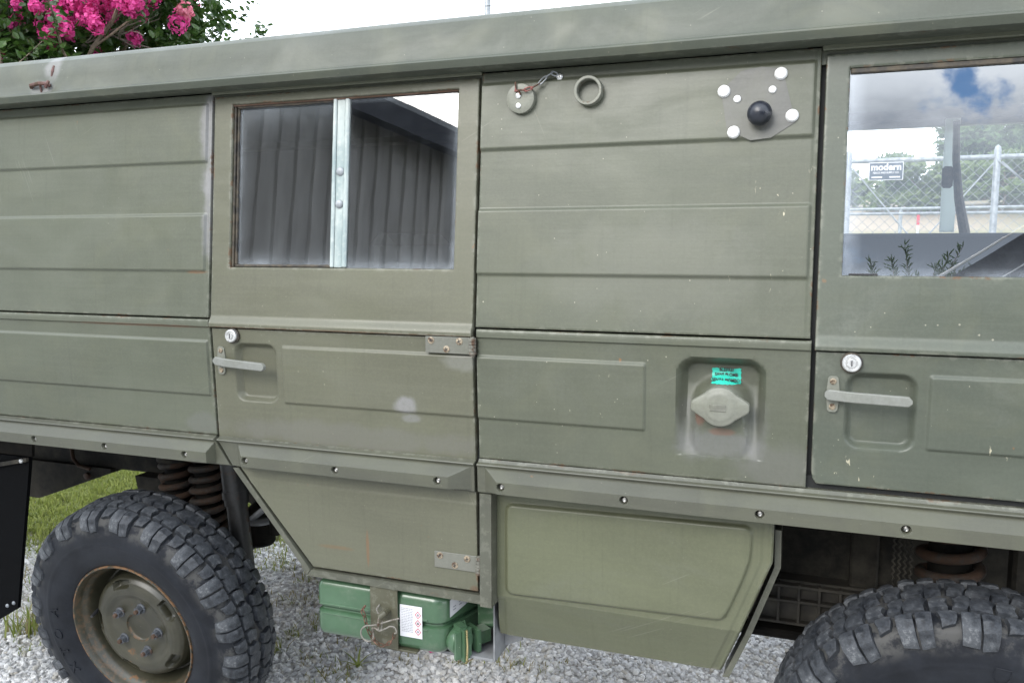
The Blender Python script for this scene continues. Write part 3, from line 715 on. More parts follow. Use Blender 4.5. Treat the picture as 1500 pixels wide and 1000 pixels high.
hinge(1.0055, 1.1240, 1.1315, 1.3185, 1.3590, -0.0065, door, 1)
hinge(1.0100, 1.1290, 1.1345, 0.7615, 0.8040, 0.0225, door, 1)

# --- sill bands and rub rails
def band(x0, x1, parent, name, z0=0.9735, z1=1.0545, ext=None, hb=0.013):
    b = MB()
    zs = [z0, z0 + 0.0015, z0 + 0.004, z0 + 0.01, 1.0, 1.02, 1.036, 1.041, 1.0440, 1.0465, 1.0485, 1.0510, z1]
    hs = [hb - 0.006, hb - 0.002, hb, hb, hb, hb, hb, hb + 0.001, hb + 0.0045, hb + 0.0055, hb + 0.004, 0.006, 0.0]
    n = max(2, int((x1 - x0) / 0.05)); P = []
    for z, h in zip(zs, hs):
        xa, xb = (x0, x1) if ext is None else ext(z, x0, x1)
        P.append([(xa + (xb - xa) * i / n, PY(z) - h, z) for i in range(n + 1)])
    ww = [1.0, 0.9, 0.6, 0.2, 0, 0, 0, 0, 0.2, 0.45, 0.4, 0.5, 1.0]
    b.grid(P, wfn=lambda j, i: ww[j], ret=0.03)
    return b.build(name, M['rail'], parent)
def slantL(z, a, b_):  return (xl_door(z) + 0.003, b_)
def slantR(z, a, b_):  return (a, 0.3475 if z > 1.052 else 0.3475 + (1.052 - z) / 0.077 * 0.052)
band(-2.2, 0.35, T, 'sill_band', ext=slantR); bd = band(0.356, 1.1290, door, 'sill_band', ext=slantL); band(1.1375, 2.9, T, 'sill_band', z1=1.058)
def railmesh(x0, x1, parent, holes, m0=0.045, m1=0.045, zt=1.0405, zb=0.9800, face=(0.9860, 1.0160), H=0.033, hb=0.0125, under=0.006):
    zones = [(x0, x0 + 0.055, 0.003), (x1 - 0.055, x1, 0.003)] + [(hx - 0.012, hx + 0.012, 0.0015) for hx in holes]
    xs = lines(x0, x1, 0.06, [], zones); zs = sorted(set([round(zb + (zt - zb) * k / 44, 5) for k in range(45)] + [face[0], face[1], zb + 0.001]))
    hz = 1.0035
    def h(x, z):
        v = H
        v = min(v, H * (zt - z) / (zt - face[1]), H * (z - zb) / (face[0] - zb) + under * 0)
        if m0: v = min(v, H * (x - x0) / m0)
        if m1: v = min(v, H * (x1 - x) / m1)
        v = max(0, v)
        for hx in holes:
            d = hypot(x - hx, (z - hz))
            if d < 0.0098: v -= 0.016 * sm((0.0098 - d) / 0.0022)
        return hb + v + 0.0004
    b = MB(); P = [[(x, PY(z) - h(x, z), z) for x in xs] for z in zs]
    b.grid(P, wfn=lambda j, i: (0.7 if j in (0, 1, len(zs) - 1) or i in (0, len(xs) - 1) else (0.25 if abs(zs[j] - face[1]) < 0.001 else 0.0)), ret=0.01)
    r = b.build('rub_rail', M['rail'], parent, ang=22)
    for hx in holes:
        c = MB(); y = PY(hz) - hb - H + 0.0155
        c.lathe([(0.0082, 0.001), (0.0080, -0.004), (0.0066, -0.0075), (0.0038, -0.0095), (0.0022, -0.0090), (0.0003, -0.0085)], (hx + 0.0008, y, hz - 0.0008), 'y', 18)
        c.build('rail_bolt', M['bolt'], parent)
    return r
railmesh(-2.1, 0.352, T, [-1.10, -0.840, -0.565, -0.288, -0.015, 0.271], 0.045, 0.006)
railmesh(0.428, 1.1215, door, [0.473, 0.752, 1.0425], 0.034, 0.050)
railmesh(1.158, 2.85, T, [1.2095, 1.509, 1.806, 2.093, 2.38, 2.66], 0.042, 0.042)

# --- fixed frame round the lower door (slanting jamb, step beam, post)
mb = MB()
A = [(0.3935, 0.9665), (0.4155, 0.9665), (0.6370, 0.7035), (0.6250, 0.6860), (0.6130, 0.7090)]
mb.prism(A, 0.018, 0.12, 0.55)
mb.prism([(0.6262, 0.6850), (0.6385, 0.7030), (1.1405, 0.7030), (1.1405, 0.6800)], 0.019, 0.12, 0.6)
mb.prism([(1.1408, 0.6800), (1.1408, 0.9720), (1.1715, 0.9720), (1.1715, 0.6800)], 0.006, 0.12, 0.6)
mb.build('sill_frame', M['rail'], T, ang=20)
mb = MB(); mb.prism([(0.425, 0.99), (0.425, 0.965), (0.650, 0.702), (1.1395, 0.702), (1.1395, 0.99)], 0.045, 0.06); mb.box(1.130, 1.1404, 0.030, 0.0445, 0.702, 1.0)
mb.build('step_well', M['jamb'], T, smooth=False)

# --- locker cover under the filler panel
def xr_box(z):
    if z > 0.871: return 1.8345
    if z > 0.693: return 1.8345 - (0.871 - z) / 0.178 * 0.066
    return 1.7685 - (0.693 - z) / 0.122 * 0.043
def y_box(z): return 0.045 if z > 0.698 else 0.045 + (0.698 - z) * 0.42
PP = [(1.195, 0.944), (1.790, 0.954), (1.7945, 0.878), (1.7355, 0.7185), (1.196, 0.7050)]
def pol(x, z):
    d = 1e9
    n = len(PP); ds = []
    for k in range(n):
        (ax, az), (bx, bz) = PP[k], PP[(k + 1) % n]; L = hypot(bx - ax, bz - az)
        ds.append(((bx - ax) * (az - z) - (ax - x) * (bz - az)) / L * -1)
    s_ = sorted(-v if False else v for v in ds)
    return ds
sg = 1 if min(pol(1.5, 0.83)) > 0 else -1
def polin(x, z):
    ds = sorted(sg * v for v in pol(x, z)); a, b_ = ds[0], ds[1]; r = 0.022
    if a < r and b_ < r: return r - hypot(r - a, r - b_)
    return a
zb_ = lines(0.570, 0.970, 0.02, [0.698], [(0.695, 0.730, 0.0035), (0.93, 0.968, 0.0035), (0.684, 0.712, 0.003)])
xsb = lines(0, 1, 0.03, [], [(0.02, 0.09, 0.005), (0.90, 1.0, 0.005), (0.84, 0.90, 0.01)])
P = []; W = []
for z in zb_:
    xl_, xr_ = (1.172 - 0.012 * sm((0.70 - z) / 0.12)), xr_box(z); row = []; wr = []
    for s_ in xsb:
        x = xl_ + (xr_ - xl_) * s_; y = y_box(z); dr = (xr_ - x); dlf = x - xl_
        h = 0
        if z > 0.69:
            pi_ = polin(x, z); h += 0.010 * sm((pi_ + 0.001) / 0.009)
        h -= 0.003 * sm((0.026 - dr) / 0.004); h += 0.002 * sm((0.010 - dr) / 0.003)
        if z < 0.69: h -= 0.003 * sm((0.022 - dlf) / 0.004)
        y -= h; y += 0.004 * max(0, 1 - dr / 0.004)
        row.append((x, y, z)); wr.append(exp(-min(dr, z - 0.570) / 0.008))
    P.append(row); W.append(wr)
mb = MB(); mb.grid(P, wfn=lambda j, i: W[j][i], ret=0.03)
mb.build('locker_cover', M['box'], T, ang=50)
mb = MB()
fr_ = [(1.846, 0.934), (1.8475, 0.846), (1.7880, 0.676), (1.740, 0.560)]
q0 = []
for (x, z) in fr_: q0.append((x, z))
for k in range(3):
    (ax, az), (bx, bz) = fr_[k], fr_[k + 1]; w_ = 0.010
    if k: az -= 0.0005
    mb.prism([(ax - w_, az), (ax + w_ * 0.4, az), (bx + w_ * 0.4, bz), (bx - w_, bz)], 0.088 + 0.001 * k, 0.16, 0.5)
mb.build('locker_frame', M['rail'], T, smooth=False)
mb = MB(); 
mb.prism([(1.16, 0.575), (1.16, 0.965), (1.832, 0.965), (1.832, 0.872), (1.765, 0.69), (1.722, 0.575)], 0.125, 0.55)
mb.build('locker_body', M['jamb'], T, smooth=False)

# --- fuel cap, sticker
yc = PY(CZ) - 0.024
mb = MB(); n = 72; rings = []
def capr(t, k):
    a = abs(((t + pi) % (2 * pi)) - pi); a = min(a, pi - a)      # angle from the horizontal: a disc with two tapering ears
    if math.tan(a) < 0.0095 / 0.0625: e = 0.0625 / cos(a)
    elif a > 0.66: e = 0.0435
    else: e = max(0.0435, (0.0625 * 0.0185 + 0.0095 * 0.0285) / (cos(a) * 0.0185 + sin(a) * 0.0285))
    return e * k
for rr, yy in ((1.0, 0.016), (1.0, 0.004), (0.975, 0.0005), (0.93, -0.0008), (0.80, -0.0014), (0.74, -0.0026), (0.66, -0.0040), (0.58, -0.0044), (0.3, -0.0046), (0.005, -0.0047)):
    ring = []
    for k in range(n):
        t = 2 * pi * k / n; R = capr(t, rr) if rr > 0.9 else rr * 0.0445
        ring.append(mb.vert((CX + R * cos(t), yc + yy, CZ + R * sin(t)), 0.55 if rr > 0.96 else 0))
    rings.append(ring)
for i in range(len(rings) - 1):
    for k in range(n): mb.face(rings[i][k], rings[i + 1][k], rings[i + 1][(k + 1) % n], rings[i][(k + 1) % n])
cap = mb.build('fuel_cap', M['capp'], T, ang=40)
mb = MB(); mb.lathe([(0.036, 0.016), (0.038, 0.045), (0.046, 0.05)], (CX, yc, CZ - 0.003), 'y', 36); mb.build('filler_neck', M['mid'], T)
mb = MB(); mb.bbox(CX - 0.021, CX + 0.014, yc - 0.0064, yc - 0.0042, CZ - 0.0085, CZ + 0.0060, 0.0008, 0.8); mb.build('cap_plate', M['hinge'], cap)
def ftext(s, size, x, z, y, mat, name, parent, ext=0.0003, bold=0.0, sx=1.0, rot=0.0, align='CENTER', nrm=None, M4=None):
    cu = bpy.data.curves.new(name, 'FONT'); cu.body = s; cu.size = size; cu.align_x = align; cu.extrude = ext; cu.offset = bold; cu.resolution_u = 3
    ob = bpy.data.objects.new(name, cu); COL.objects.link(ob); bpy.context.view_layer.update()
    me = bpy.data.meshes.new_from_object(ob.evaluated_get(bpy.context.evaluated_depsgraph_get())); bpy.data.objects.remove(ob); bpy.data.curves.remove(cu)
    if M4 is None:
        M4 = Matrix.Translation((x, y, z)) @ Matrix.Rotation(rot, 4, 'Y') @ Matrix.Rotation(radians(90), 4, 'X') @ Matrix.Diagonal((sx, 1, 1, 1))
    me.transform(M4); me.materials.clear(); me.materials.append(mat); me.name = name
    o = bpy.data.objects.new(name, me); return link(o, parent)
# the sticker lies on the recess floor just above the cap
mb = MB(); ys = lambda x, z: PY(z) - ml(x, z) - 0.0012
xs = [1.6905 + 0.0626 * k / 14 for k in range(15)]; zs = [1.2745 + 0.0335 * k / 8 for k in range(9)]
rag = [random.uniform(-0.0012, 0.0012) for _ in xs]
mb.grid([[(x + 0.0012 * sin(z * 900), ys(x, z) - 0.0005, z + (rag[i] if j in (0, 8) else 0)) for i, x in enumerate(xs)] for j, z in enumerate(zs)])
st = mb.build('fuel_sticker', M['teal'], T)
for s_, z in (('BLEIFREI', 1.3010), ('SANS PLOMB', 1.2905), ('SENZA PIOMBO', 1.2795)):
    y = min(ys(x, z + 0.004) for x in xs); tt = ftext(s_, 0.0102, 1.7215, z, y - 0.0020, M['black'], 'sticker_print', st, 0.0002, 0.0003, 0.84)

# --- screw-on cap with chain, tube ring, ball mount
yA = PY(1.92)
hc = (1.2385, 1.9190)
mb = MB(); mb.lathe([(0.0335, 0.004), (0.0345, -0.018), (0.0335, -0.0215), (0.031, -0.0225), (0.018, -0.0225), (0.0005, -0.0222)], (hc[0], yA, hc[1]), 'y', 40, w=[0.3, 0.5, 0.6, 0.2, 0, 0]); hcap = mb.build('socket_cap', M['capp'], T)
for dz, m_ in ((0.006, 'chrome'), (-0.017, 'chrome')):
    mb = MB(); mb.lathe([(0.0062, -0.0222), (0.0060, -0.0245), (0.0030, -0.0255), (0.0026, -0.0235), (0.0003, -0.0235)], (hc[0] - 0.004, yA, hc[1] + dz), 'y', 14); mb.build('rivet', M[m_], hcap)
mb = MB(); mb.tube([(hc[0] - 0.010, yA - 0.027, hc[1] + 0.036), (hc[0] - 0.009, yA - 0.027, hc[1] + 0.018)], 0.0022, 6); mb.tube([(hc[0] - 0.012, yA - 0.026, hc[1] + 0.017), (hc[0] - 0.002, yA - 0.027, hc[1] + 0.016), (hc[0] + 0.002, yA - 0.026, hc[1] + 0.008)], 0.0025, 6)
mb.build('cotter', M['pink_chain'], hcap)
def chainlink(p, q, r, wd, n=20, tw=0.0, side=None):
    """one oval link from p to q"""
    p, q = Vector(p), Vector(q); d = q - p; L = d.length; d.normalize(); u = Vector((0, -1, 0)) - d * d.dot(Vector((0, -1, 0)))
    if u.length < 1e-4: u = d.orthogonal()
    u.normalize(); v = d.cross(u); s_ = u * sin(tw) + v * cos(tw); pts = []
    for k in range(n + 1):
        a = 2 * pi * k / n; cx = cos(a); sx_ = sin(a)
        pts.append(p + d * (L / 2 + (L / 2 + r) * (abs(cx) ** 0.7 * (1 if cx > 0 else -1))) + s_ * wd * sx_)
    return pts
chain_pts = [(1.2370, yA - 0.027, 1.9370), (1.2520, yA - 0.028, 1.9360), (1.2680, yA - 0.026, 1.9400), (1.2830, yA - 0.016, 1.9500), (1.2980, yA - 0.010, 1.9660), (1.3120, yA - 0.010, 1.9740), (1.3230, yA - 0.010, 1.9690)]
for k in range(len(chain_pts) - 1):
    b = MB(); b.tube(chainlink(chain_pts[k], chain_pts[k + 1], 0.0022, 0.0042, tw=(0.3 if k % 2 else 1.3)), 0.0016, 6, cap=False)
    b.build('chain_link', M['pink_chain'] if k < 3 else M['galv'], hcap)
mb = MB(); mb.lathe([(0.0075, 0.002), (0.0075, -0.004), (0.005, -0.0055), (0.002, -0.0055), (0.0016, -0.003), (0.0003, -0.003)], (1.3270, PY(1.966), 1.9660), 'y', 16); mb.build('chain_rivet', M['chrome'], hcap)
mb = MB(); rc = (1.4010, 1.9270)
mb.lathe([(0.0325, 0.003), (0.0325, -0.025), (0.0315, -0.0268), (0.0268, -0.0268), (0.0252, -0.025), (0.0252, 0.0015)], (rc[0], yA, rc[1]), 'y', 40, w=[1.0, 0.35, 0.9, 0.9, 0.9, 1.0])
mb.build('socket_ring', M['capp'], T)
mb = MB(); PT = [(1.733, 1.949), (1.775, 1.956), (1.818, 1.948), (1.8475, 1.836), (1.800, 1.806), (1.758, 1.802), (1.708, 1.826), (1.693, 1.910)]
k0 = len(mb.v); mb.prism(PT, -0.0022, 0.0012)
for i in range(k0, len(mb.v)): p = mb.v[i]; mb.v[i] = (p[0], p[1] + PY(p[2]) - 0.0055, p[2])
plate = mb.build('mount_plate', M['plate'], T)
for (x, z, r) in ((1.8150, 1.9385, 0.0128), (1.6990, 1.9085, 0.0128), (1.8405, 1.8495, 0.0128), (1.7225, 1.8205, 0.0128), (1.7990, 1.9060, 0.0078), (1.7275, 1.8905, 0.0078)):
    b = MB(); y = PY(z) - 0.0075
    b.lathe([(r * 1.02, 0.002), (r * 1.05, -0.0015), (r * 0.98, -0.003), (r, -r * 0.30), (r * 0.97, -r * 0.42), (r * 0.80, -r * 0.62), (r * 0.45, -r * 0.72), (0.0004, -r * 0.74)], (x, y, z), 'y', 24); b.build('bolt_cap', M['nylon'], T)
mb = MB(); R = 0.0255; y0 = PY(1.855) - 0.032
mb.lathe([(0.012, 0.026)] + [(R * sin(a), R * cos(a)) for a in [0.35 + (pi - 0.36) * k / 16 for k in range(17)]], (1.7760, y0, 1.8545), 'y', 36); mb.build('ball_mount', M['ball'], T)

# ================================================================== wheels
SW = [(0.085, 0.3975), (0.060, 0.3970), (0.035, 0.3945), (0.015, 0.3905), (0.002, 0.3840), (-0.006, 0.3740), (-0.012, 0.3580), (-0.018, 0.3380), (-0.0215, 0.3130), (-0.0215, 0.2860), (-0.0180, 0.2620), (-0.0110, 0.2440), (-0.0040, 0.2330), (0.0020, 0.2265), (0.0080, 0.2230)]
def cr_(p0, p1, p2, p3, t):
    return tuple(0.5 * ((2 * b) + (-a + c) * t + (2 * a - 5 * b + 4 * c - d) * t * t + (-a + 3 * b - 3 * c + d) * t ** 3) for a, b, c, d in zip(p0, p1, p2, p3))
SWF = []
for i in range(len(SW) - 1):
    p0 = SW[i - 1] if i else (2 * SW[0][0] - SW[1][0], SW[1][1])
    for k in range(5): SWF.append(cr_(p0, SW[i], SW[i + 1], SW[min(i + 2, len(SW) - 1)], k / 5))
SWF.append(SW[-1])
ARC = [0.0]
for i in range(1, len(SWF)): ARC.append(ARC[-1] + hypot(SWF[i][0] - SWF[i - 1][0], SWF[i][1] - SWF[i - 1][1]))
def carc(s):
    """point (y, r) and outward normal on the tyre carcass at arc length s from the tread centre (negative: inner half)"""
    a = abs(s); i = 0
    while i < len(ARC) - 2 and ARC[i + 1] < a: i += 1
    t = (a - ARC[i]) / max(1e-9, ARC[i + 1] - ARC[i]); y = SWF[i][0] + (SWF[i + 1][0] - SWF[i][0]) * t; r = SWF[i][1] + (SWF[i + 1][1] - SWF[i][1]) * t
    dy, dr = SWF[i + 1][0] - SWF[i][0], SWF[i + 1][1] - SWF[i][1]; L = hypot(dy, dr); ny, nr = dr / L, -dy / L
    if s < 0: y, ny = 0.170 - y, -ny
    return y, r, ny, nr
NP = 20; DT = 2 * pi / NP
# blocks of one pitch: four corners (angle fraction, arc) listed (t0,s0),(t1,s0),(t1,s1),(t0,s1), height
BL = [
    [(0.02, 0.056), (0.30, 0.056), (0.315, 0.130), (0.06, 0.126), 0.0165],
    [(0.330, 0.054), (0.620, 0.057), (0.630, 0.120), (0.345, 0.126), 0.0160],
    [(0.665, 0.053), (0.975, 0.055), (0.94, 0.088), (0.71, 0.084), 0.0140],
    [(0.03, 0.014), (0.38, 0.003), (0.45, 0.049), (0.11, 0.051), 0.0150],
    [(0.43, 0.003), (0.70, 0.015), (0.71, 0.046), (0.495, 0.049), 0.0150],
    [(0.745, 0.016), (0.985, 0.009), (1.06, 0.047), (0.755, 0.045), 0.0150],
]
def blockmesh(k, flip, jit):
    c = BL[k]; b = MB(); rj = random.Random(k * 13 + flip * 5 + jit * 101)
    c = [(p[0] + rj.uniform(-0.012, 0.012), p[1] + rj.uniform(-0.0018, 0.0018)) for p in c[:4]] + [c[4] * rj.uniform(0.90, 1.06)]; ts = (0, 0.035, 0.30, 0.55, 0.80, 0.965, 1); ss = (0, 0.03, 0.25, 0.5, 0.75, 0.97, 1); P = []
    rnd = random.Random(k * 7 + flip + jit * 31)
    for j, v in enumerate(ss):
        row = []
        for i, u in enumerate(ts):
            uu = 0.035 if i == 0 else (0.965 if i == len(ts) - 1 else u); vv = 0.03 if j == 0 else (0.97 if j == len(ss) - 1 else v)
            uu, vv = u, v
            t = (c[0][0] * (1 - uu) + c[1][0] * uu) * (1 - vv) + (c[3][0] * (1 - uu) + c[2][0] * uu) * vv
            s = (c[0][1] * (1 - uu) + c[1][1] * uu) * (1 - vv) + (c[3][1] * (1 - uu) + c[2][1] * uu) * vv
            if k > 1: t += 0.045 * sin(pi * vv) * (1 if k in (3, 5) else -1) * (0.6 if k == 2 else 1)
            edge = i in (0, len(ts) - 1) or j in (0, len(ss) - 1)
            h = -0.002 if edge else c[4] * (1 - 0.10 * (i in (1, len(ts) - 2)) - 0.08 * (j in (1, len(ss) - 2))) + rnd.uniform(-0.0013, 0.0013)
            if not edge and k < 3: h *= 1 - 0.62 * sm((s - 0.085) / 0.045)      # shoulder lugs thin out down the sidewall
            if flip: s, t = -s, -t + 0.5
            y, r, ny, nr = carc(s); a = t * DT
            row.append(((r + nr * h) * cos(a), y + ny * h, (r + nr * h) * sin(a)))
        P.append(row)
    b.grid(P)
    if flip: pass
    return b
BM = {}
def wheel(loc, camber, th0, vis, label, spin):
    b = MB()
    prof = [(0.2285, 0.004), (0.2290, -0.002), (0.2265, -0.0055), (0.2225, -0.0045), (0.2195, 0.002), (0.2165, 0.014), (0.2140, 0.022), (0.2085, 0.028), (0.2035, 0.040), (0.1985, 0.060), (0.1935, 0.080), (0.1880, 0.090),
            (0.1830, 0.090), (0.1790, 0.082), (0.1765, 0.066), (0.1730, 0.050), (0.1660, 0.036), (0.1560, 0.026), (0.1440, 0.0205), (0.1320, 0.0190), (0.1200, 0.0200), (0.1120, 0.0235), (0.1060, 0.0265), (0.0980, 0.0280), (0.0500, 0.0280), (0.0470, 0.0284), (0.0462, 0.031), (0.0440, 0.036), (0.0400, 0.0375), (0.0200, 0.0365), (0.0004, 0.0362)]
    pr = []
    for i in range(len(prof) - 1):
        m_ = 4 if 0.12 < prof[i][0] < 0.18 else 1
        for k in range(m_): pr.append(tuple(prof[i][q] + (prof[i + 1][q] - prof[i][q]) * k / m_ for q in (0, 1)))
    pr.append(prof[-1])
    def slot(r, a, t):
        if not 0.120 < r < 0.178: return r, a
        best = 9
        for k in range(5):
            d = (t - (spin + radians(33) + 2 * pi * k / 5) + pi) % (2 * pi) - pi
            x = abs(d) * 0.150; x = max(0, x - 0.020); best = min(best, hypot(x, (r - 0.1505)))
        return r, a + 0.022 * sm((0.0135 - best) / 0.004)
    ww = []
    for r, a in pr: ww.append(0.75 if r > 0.2235 else (0.42 if r > 0.200 else (0.5 if 0.0435 < r < 0.049 else 0.10)))
    b.lathe(pr, (0, 0, 0), 'y', 150, slot, w=ww)
    wh = b.build('wheel', M['wheel'], T, ang=50); wh.matrix_parent_inverse = Matrix.Translation(-Vector(T.location))
    wh.location = loc; wh.rotation_euler = (camber, 0, 0); tag(wh, label)
    # tyre carcass
    b = MB(); P = []; W = []
    ss = [ARC[-1] * (1 - k / 44) for k in range(45)]; ss = ss + [-s for s in ss[::-1][1:]]
    nn = 150
    for s in ss:
        y, r, ny, nr = carc(s)
        rib = 0.0016 * (sm((0.0016 - abs(abs(s) - 0.150)) / 0.0012) + sm((0.0022 - abs(abs(s) - 0.166)) / 0.001) + 0.9 * sm((0.002 - abs(abs(s) - 0.245)) / 0.001))
        P.append([((r + nr * rib) * cos(2 * pi * k / nn), y + ny * rib, (r + nr * rib) * sin(2 * pi * k / nn)) for k in range(nn + 1)])
        W.append(1.0 if abs(s) < 0.10 else max(0, 1 - (abs(s) - 0.10) / 0.05) + (0.35 if abs(s) > 0.262 else 0.1))
    b.grid(P, wfn=lambda j, i: W[j]); b.build('tyre', M['sidewall'], wh, ang=60)
    # tread blocks
    rest = MB(); ci, si = cos, sin
    for p in range(NP):
        for k in range(len(BL)):
            for fl in (0, 1):
                jit = (p * 3 + k * 2 + p // 3) % 4
                if (k, fl, jit) not in BM:
                    me = None; bb = blockmesh(k, fl, jit); BM[k, fl, jit] = [bb, None]
                a = th0 + p * DT; mid = (a + (0.5 if not fl else 0.0) * DT) % (2 * pi); md = math.degrees(mid)
                show = vis[0] <= md <= vis[1] or vis[0] <= md - 360 <= vis[1]
                if fl and k == 0 and not show: pass
                bb, me = BM[k, fl, jit]
                if show:
                    if me is None:
                        o = bb.build('tread_block', M['tread'], wh, ang=26); BM[k, fl, jit][1] = o.data
                    else:
                        o = bpy.data.objects.new('tread_block', me); link(o, wh)
                    o.rotation_euler = (0, -a, 0)
                else:
                    off = len(rest.v); rest.v += [(x * cos(a) - z * sin(a), y, x * sin(a) + z * cos(a)) for x, y, z in bb.v]; rest.w += [0] * len(bb.v)
                    rest.f += [tuple(q + off for q in f) for f in bb.f]; rest.m += bb.m
    if rest.v: tag(rest.build('tread_block', M['tread'], wh, ang=26), kind='stuff')
    # nuts, valve
    for k in range(5):
        a = spin + radians(-1) + 2 * pi * k / 5; x, z = 0.0775 * cos(a), 0.0775 * sin(a)
        b = MB(); r6 = 0.0125
        pts0 = [(x + r6 * cos(q * pi / 3 + a), z + r6 * sin(q * pi / 3 + a)) for q in range(6)]
        b.lathe([(0.0165, 0.028), (0.0160, 0.0245), (0.0125, 0.0225)], (x, 0, z), 'y', 16); b.prism(pts0, 0.0085, 0.0245)
        b.build('wheel_nut', M['steelw'], wh, ang=30)
        b = MB(); b.lathe([(0.0066, 0.010), (0.0066, 0.0015), (0.0055, 0.000), (0.0004, 0.0)], (x, 0, z), 'y', 14); b.build('wheel_stud', M['rust'], wh)
    b = MB(); a = spin + radians(176); b.tube([(0.193 * cos(a), 0.070, 0.193 * sin(a)), (0.188 * cos(a), 0.045, 0.188 * sin(a)), (0.182 * cos(a), 0.022, 0.182 * sin(a))], [0.006, 0.0058, 0.0045], 10); b.build('valve_stem', M['black'], wh)
    return wh
CAMB = radians(8.5)
rw = wheel((-0.034, 0.052, 0.396), CAMB, 0.10, (-38, 196), 'rear wheel with rusty rim and five nuts', 0.0)
fw = wheel((2.246, 0.046, 0.426), CAMB, 0.22, (58, 158), 'front wheel mostly below the picture edge', 0.6)
def sideletter(s, ang, rad, wh, size):
    a = radians(ang); y = -0.0222
    m4 = Matrix.Translation((rad * cos(a), y, rad * sin(a))) @ Matrix.Rotation(-(a - pi / 2), 4, 'Y') @ Matrix.Rotation(radians(90), 4, 'X')
    ftext(s, size, 0, 0, 0, M['sidewall'], 'sidewall_lettering', wh, 0.0018, 0.0, M4=m4)
for s, a in (('M', 166), ('U', 178), ('D', 190)) if False else (('A', 172), ('O', 188), ('T', 200), ('X', 212)): sideletter(s, a, 0.272, rw, 0.050)
for s, a in (('A', 66), ('O', 52)): sideletter(s, a, 0.285, fw, 0.050)
mb = MB(); sh = [(-0.015, 0.018), (0.015, 0.018), (0.015, -0.004), (0.009, -0.014), (0, -0.019), (-0.009, -0.014), (-0.015, -0.004)]
for i in range(len(sh)):
    p, q = sh[i], sh[(i + 1) % len(sh)]; a0 = radians(83); c0 = 0.300
    def tr(p): return ((c0 + p[1]) * cos(a0) + p[0] * sin(a0), -0.0235, (c0 + p[1]) * sin(a0) - p[0] * cos(a0))
    mb.tube([tr(p), tr(q)], 0.0009, 5)
mb.build('sidewall_crest', M['sidewall'], fw)
# the far-side wheels, plain
for lx in (-0.022, 2.196):
    b = MB(); pr = [(0.20, 0.02), (0.225, 0.0), (0.30, -0.02), (0.36, -0.01), (0.385, 0.005), (0.408, 0.02), (0.410, 0.15), (0.385, 0.165), (0.36, 0.18), (0.30, 0.19), (0.2, 0.17), (0.01, 0.10)]
    b.lathe(pr, (lx, 1.53, 0.41), 'y', 48); b.build('far_tyre', M['sidewall'], T)

# ================================================================== underneath
def coil(x, y, z0, z1, R, r, turns, name, mat, parent=T):
    b = MB(); n = int(turns * 22); pts = []
    for k in range(n + 1):
        a = 2 * pi * turns * k / n; z = z0 + (z1 - z0) * k / n
        pts.append((x + R * cos(a), y + R * sin(a), z))
    b.tube(pts, r, 9); return b.build(name, mat, parent, ang=60)
for sx, z0 in ((-0.112, 0.60), (0.014, 0.60)):
    coil(sx, 0.36, z0, 0.872, 0.050, 0.0112, 7.4, 'coil_spring', M['spring'])
    b = MB(); b.lathe([(0.0395, 0.55), (0.0395, 0.862)], (sx, 0.36, 0), 'z', 24); b.build('spring_core', M['dark'], T)
    b = MB(); b.lathe([(0.066, 0.876), (0.066, 0.892), (0.060, 0.896), (0.060, 0.915)], (sx, 0.36, 0), 'z', 28, cap=(True, True)); b.build('spring_seat', M['spring'], T)
    b = MB(); b.lathe([(0.064, 0.600), (0.064, 0.582), (0.05, 0.575), (0.001, 0.575)], (sx, 0.36, 0), 'z', 28); b.build('spring_seat', M['rust'], T)
b = MB(); b.lathe([(0.063, 0.862), (0.0635, 0.868), (0.063, 0.874)], (-0.112, 0.36, 0), 'z', 28); b.build('spring_ring', M['chassis'], T)
# shock absorber
b = MB(); b.tube([(0.156, 0.30, 0.975), (0.178, 0.30, 0.755)], 0.0385, 22); b.tube([(0.1775, 0.30, 0.758), (0.205, 0.30, 0.45)], 0.0335, 22); b.tube([(0.172, 0.30, 0.800), (0.1735, 0.30, 0.775)], 0.041, 22)
b.build('shock_absorber', M['shock'], T)
b = MB(); b.tube([(0.235, 0.42, 0.97), (0.235, 0.42, 0.62)], 0.02, 10); b.build('brake_pipe', M['dark'], T)
# breather canister and bracket
b = MB(); b.lathe([(0.001, 0.545), (0.045, 0.545), (0.052, 0.555), (0.052, 0.615), (0.048, 0.622), (0.046, 0.625), (0.001, 0.625)], (0.112, 0.50, 0), 'z', 26); cn = b.build('canister', M['dark'], T)
b = MB(); b.lathe([(0.049, 0.6235), (0.050, 0.628), (0.044, 0.633), (0.001, 0.634)], (0.112, 0.50, 0), 'z', 26); b.tube([(0.09, 0.48, 0.634), (0.13, 0.49, 0.668), (0.18, 0.50, 0.70)], 0.011, 8); b.build('canister_lid', M['galv'], T)
b = MB(); b.prism([(0.15, 0.67), (0.15, 0.625), (0.40, 0.625), (0.40, 0.69)], 0.56, 0.61); b.bbox(0.10, 0.70, 0.621, 0.64, 0.790, 0.98, 0.005); b.build('arch_panel', M['dark'], T, smooth=False)
